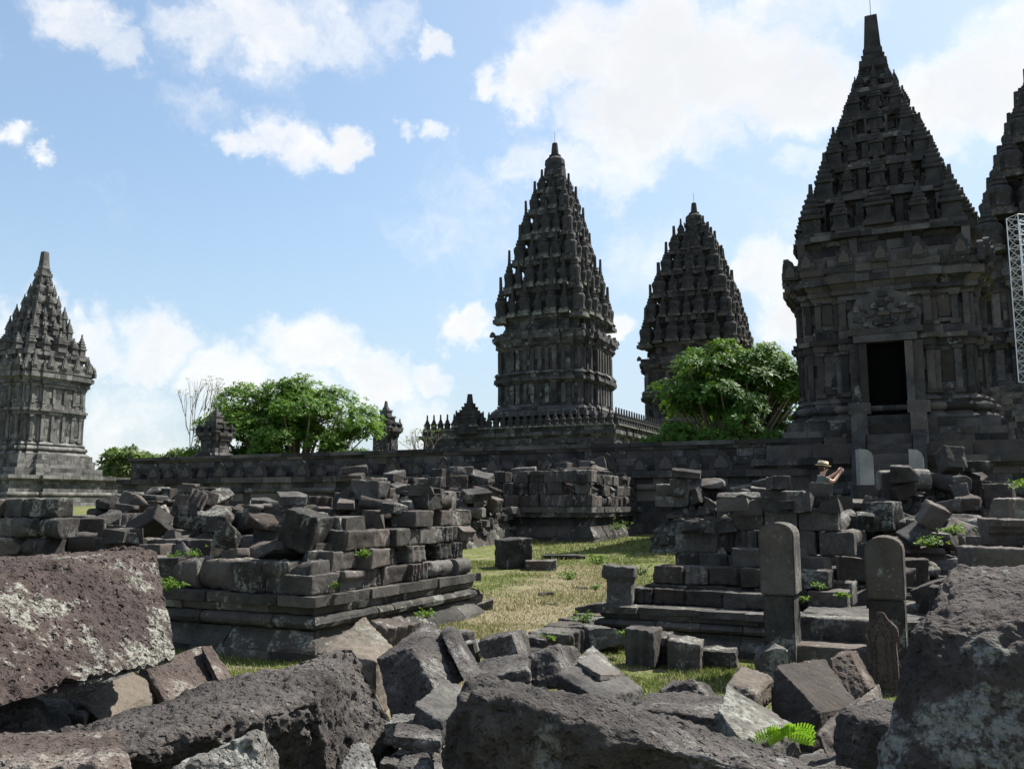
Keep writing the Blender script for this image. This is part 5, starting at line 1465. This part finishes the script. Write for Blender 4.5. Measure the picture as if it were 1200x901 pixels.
def person():
    D = 20.6; hp = W(963, 551, D); zf = hp.z - 1.60                         # feet so that the eyes are at the photo's height
    root = empty('person', (hp.x, D, zf), 0, 'person in a straw boater hat and grey shirt raising a camera with both hands', 'person')
    # x = direction faced (photo's right), y = away from us
    Vb = [(0, 0, .95), (0, 0, 1.15), (-.01, 0, 1.36), (.0, 0, 1.47), (.03, 0, 1.56), (.045, 0, 1.62), (.04, 0, 1.70),
          (0, -.17, 1.40), (.20, -.16, 1.33), (.40, -.05, 1.53), (.0, .17, 1.40), (.17, .16, 1.40), (.38, .06, 1.56),
          (0, -.09, .9), (.02, -.1, .5), (0, -.1, .08), (.14, -.1, .03), (0, .09, .9), (-.02, .1, .5), (-.04, .1, .08), (.1, .1, .03)]
    E = [(0, 1), (1, 2), (2, 3), (3, 4), (4, 5), (5, 6), (2, 7), (7, 8), (8, 9), (2, 10), (10, 11), (11, 12), (0, 13), (13, 14), (14, 15), (15, 16), (0, 17), (17, 18), (18, 19), (19, 20)]
    Rr = [.14, .13, .13, .055, .07, .095, .07, .055, .045, .028, .055, .045, .028, .09, .06, .045, .04, .09, .06, .045, .04]
    # two hands, five fingers each, closed round the camera
    for wrist, sy in ((9, -1), (12, 1)):
        wx, wy, wz = Vb[wrist]; k = len(Vb); Vb.append((wx + .03, wy * .8, wz + .05)); E.append((wrist, k)); Rr.append(.03)
        for f_ in range(4):
            j = len(Vb); z = wz + .03 + f_ * .019; L = [.03, .036, .034, .026][f_]
            Vb += [(wx + .055, wy * .8 + sy * .012, z + .012), (wx + .055 + L, wy * .8, z + .014), (wx + .06 + L, wy * .8 - sy * .03, z + .014)]; E += [(k, j), (j, j + 1), (j + 1, j + 2)]; Rr += [.011, .009, .008]
        j = len(Vb); Vb += [(wx + .02, wy * .8 - sy * .03, wz + .045), (wx + .045, wy * .8 - sy * .05, wz + .06)]; E += [(k, j), (j, j + 1)]; Rr += [.012, .009]
    body = link('body', skin_mesh('body', Vb, E, Rr, M_SKIN), root)
    V2 = [(0, 0, .92), (0, 0, 1.15), (-.01, 0, 1.36), (.0, 0, 1.45), (0, -.17, 1.40), (.14, -.165, 1.36), (.0, .17, 1.40), (.12, .165, 1.40)]
    link('shirt', skin_mesh('shirt', V2, [(0, 1), (1, 2), (2, 3), (2, 4), (4, 5), (2, 6), (6, 7)], [.165, .16, .16, .075, .085, .07, .085, .07], M_SHIRT), root)
    V3 = [(0, 0, .92), (0, -.09, .86), (.02, -.1, .5), (0, -.1, .12), (0, .09, .86), (-.02, .1, .5), (-.04, .1, .12)]
    link('trousers', skin_mesh('trousers', V3, [(0, 1), (1, 2), (2, 3), (0, 4), (4, 5), (5, 6)], [.16, .115, .08, .065, .115, .08, .065], M_TROUSER), root)
    mb = MB(); h = Vector((.045, 0, 1.65))
    mb.lathe([(.01, -.10), (.06, -.09), (.092, -.03), (.1, .03), (.08, .07), (.02, .09)], (h.x - .02, 0, h.z), 12); mb.build('hair', M_HAIR, root, True)
    mb = MB(); mb.tube([(.115, 0, 1.63), (.15, 0, 1.615), (.135, 0, 1.60)], [.012, .016, .008], 6); mb.build('nose', M_SKIN, root, True)
    for sy in (-1, 1): MB().lathe([(.002, -.012), (.012, 0), (.002, .012)], (.125, sy * .035, 1.655), 8).build('eye', M_PLASTIC, root, True); MB().lathe([(.004, -.03), (.018, 0), (.008, .03)], (.03, sy * .1, 1.635), 8).build('ear', M_SKIN, root, True)
    MB().box((.128, 0, 1.572), (.012, .05, .01)).build('mouth', M_RIBBON, root)
    hat = MB().lathe([(.02, .0), (.172, .005), (.176, .018), (.118, .022), (.115, .10), (.10, .112), (.01, .115)], n=24).build('hat', M_STRAW, root, True, (.03, 0, 1.70), (0, .14, 0))
    MB().lathe([(.119, .024), (.121, .055), (.118, .056)], n=24).build('hat_band', M_RIBBON, hat)
    return root, zf, hp


pr, zf, hp = person()
cam_o = empty('camera', (pr.location.x + .455, pr.location.y, pr.location.z + 1.60), 0, 'small black camera held up in front of the person with the straw hat', 'camera')
MB().box((0, 0, 0), (.04, .11, .07)).build('camera_body', M_PLASTIC, cam_o); MB().tube([(.02, 0, 0), (.05, 0, 0)], .024, 12).build('lens', M_PLASTIC, cam_o)
# the flat stone the person stands on
d = zf - gz(0, 20.6)
V, Fq = block_shape('plain', (1.2, 1.0, max(d, .15)), 950, n=(18, 16, 10)); o = link('stone_block', mk_mesh('stone_block', V, Fq, M_BLOCK, True), None, (hp.x, 20.6, gz(0, 20.6) + d / 2)); tag(o, 'large flat stone under the feet of the person with the straw hat', 'stone block')
print('person feet', zf, 'ground', gz(0, 20.6))
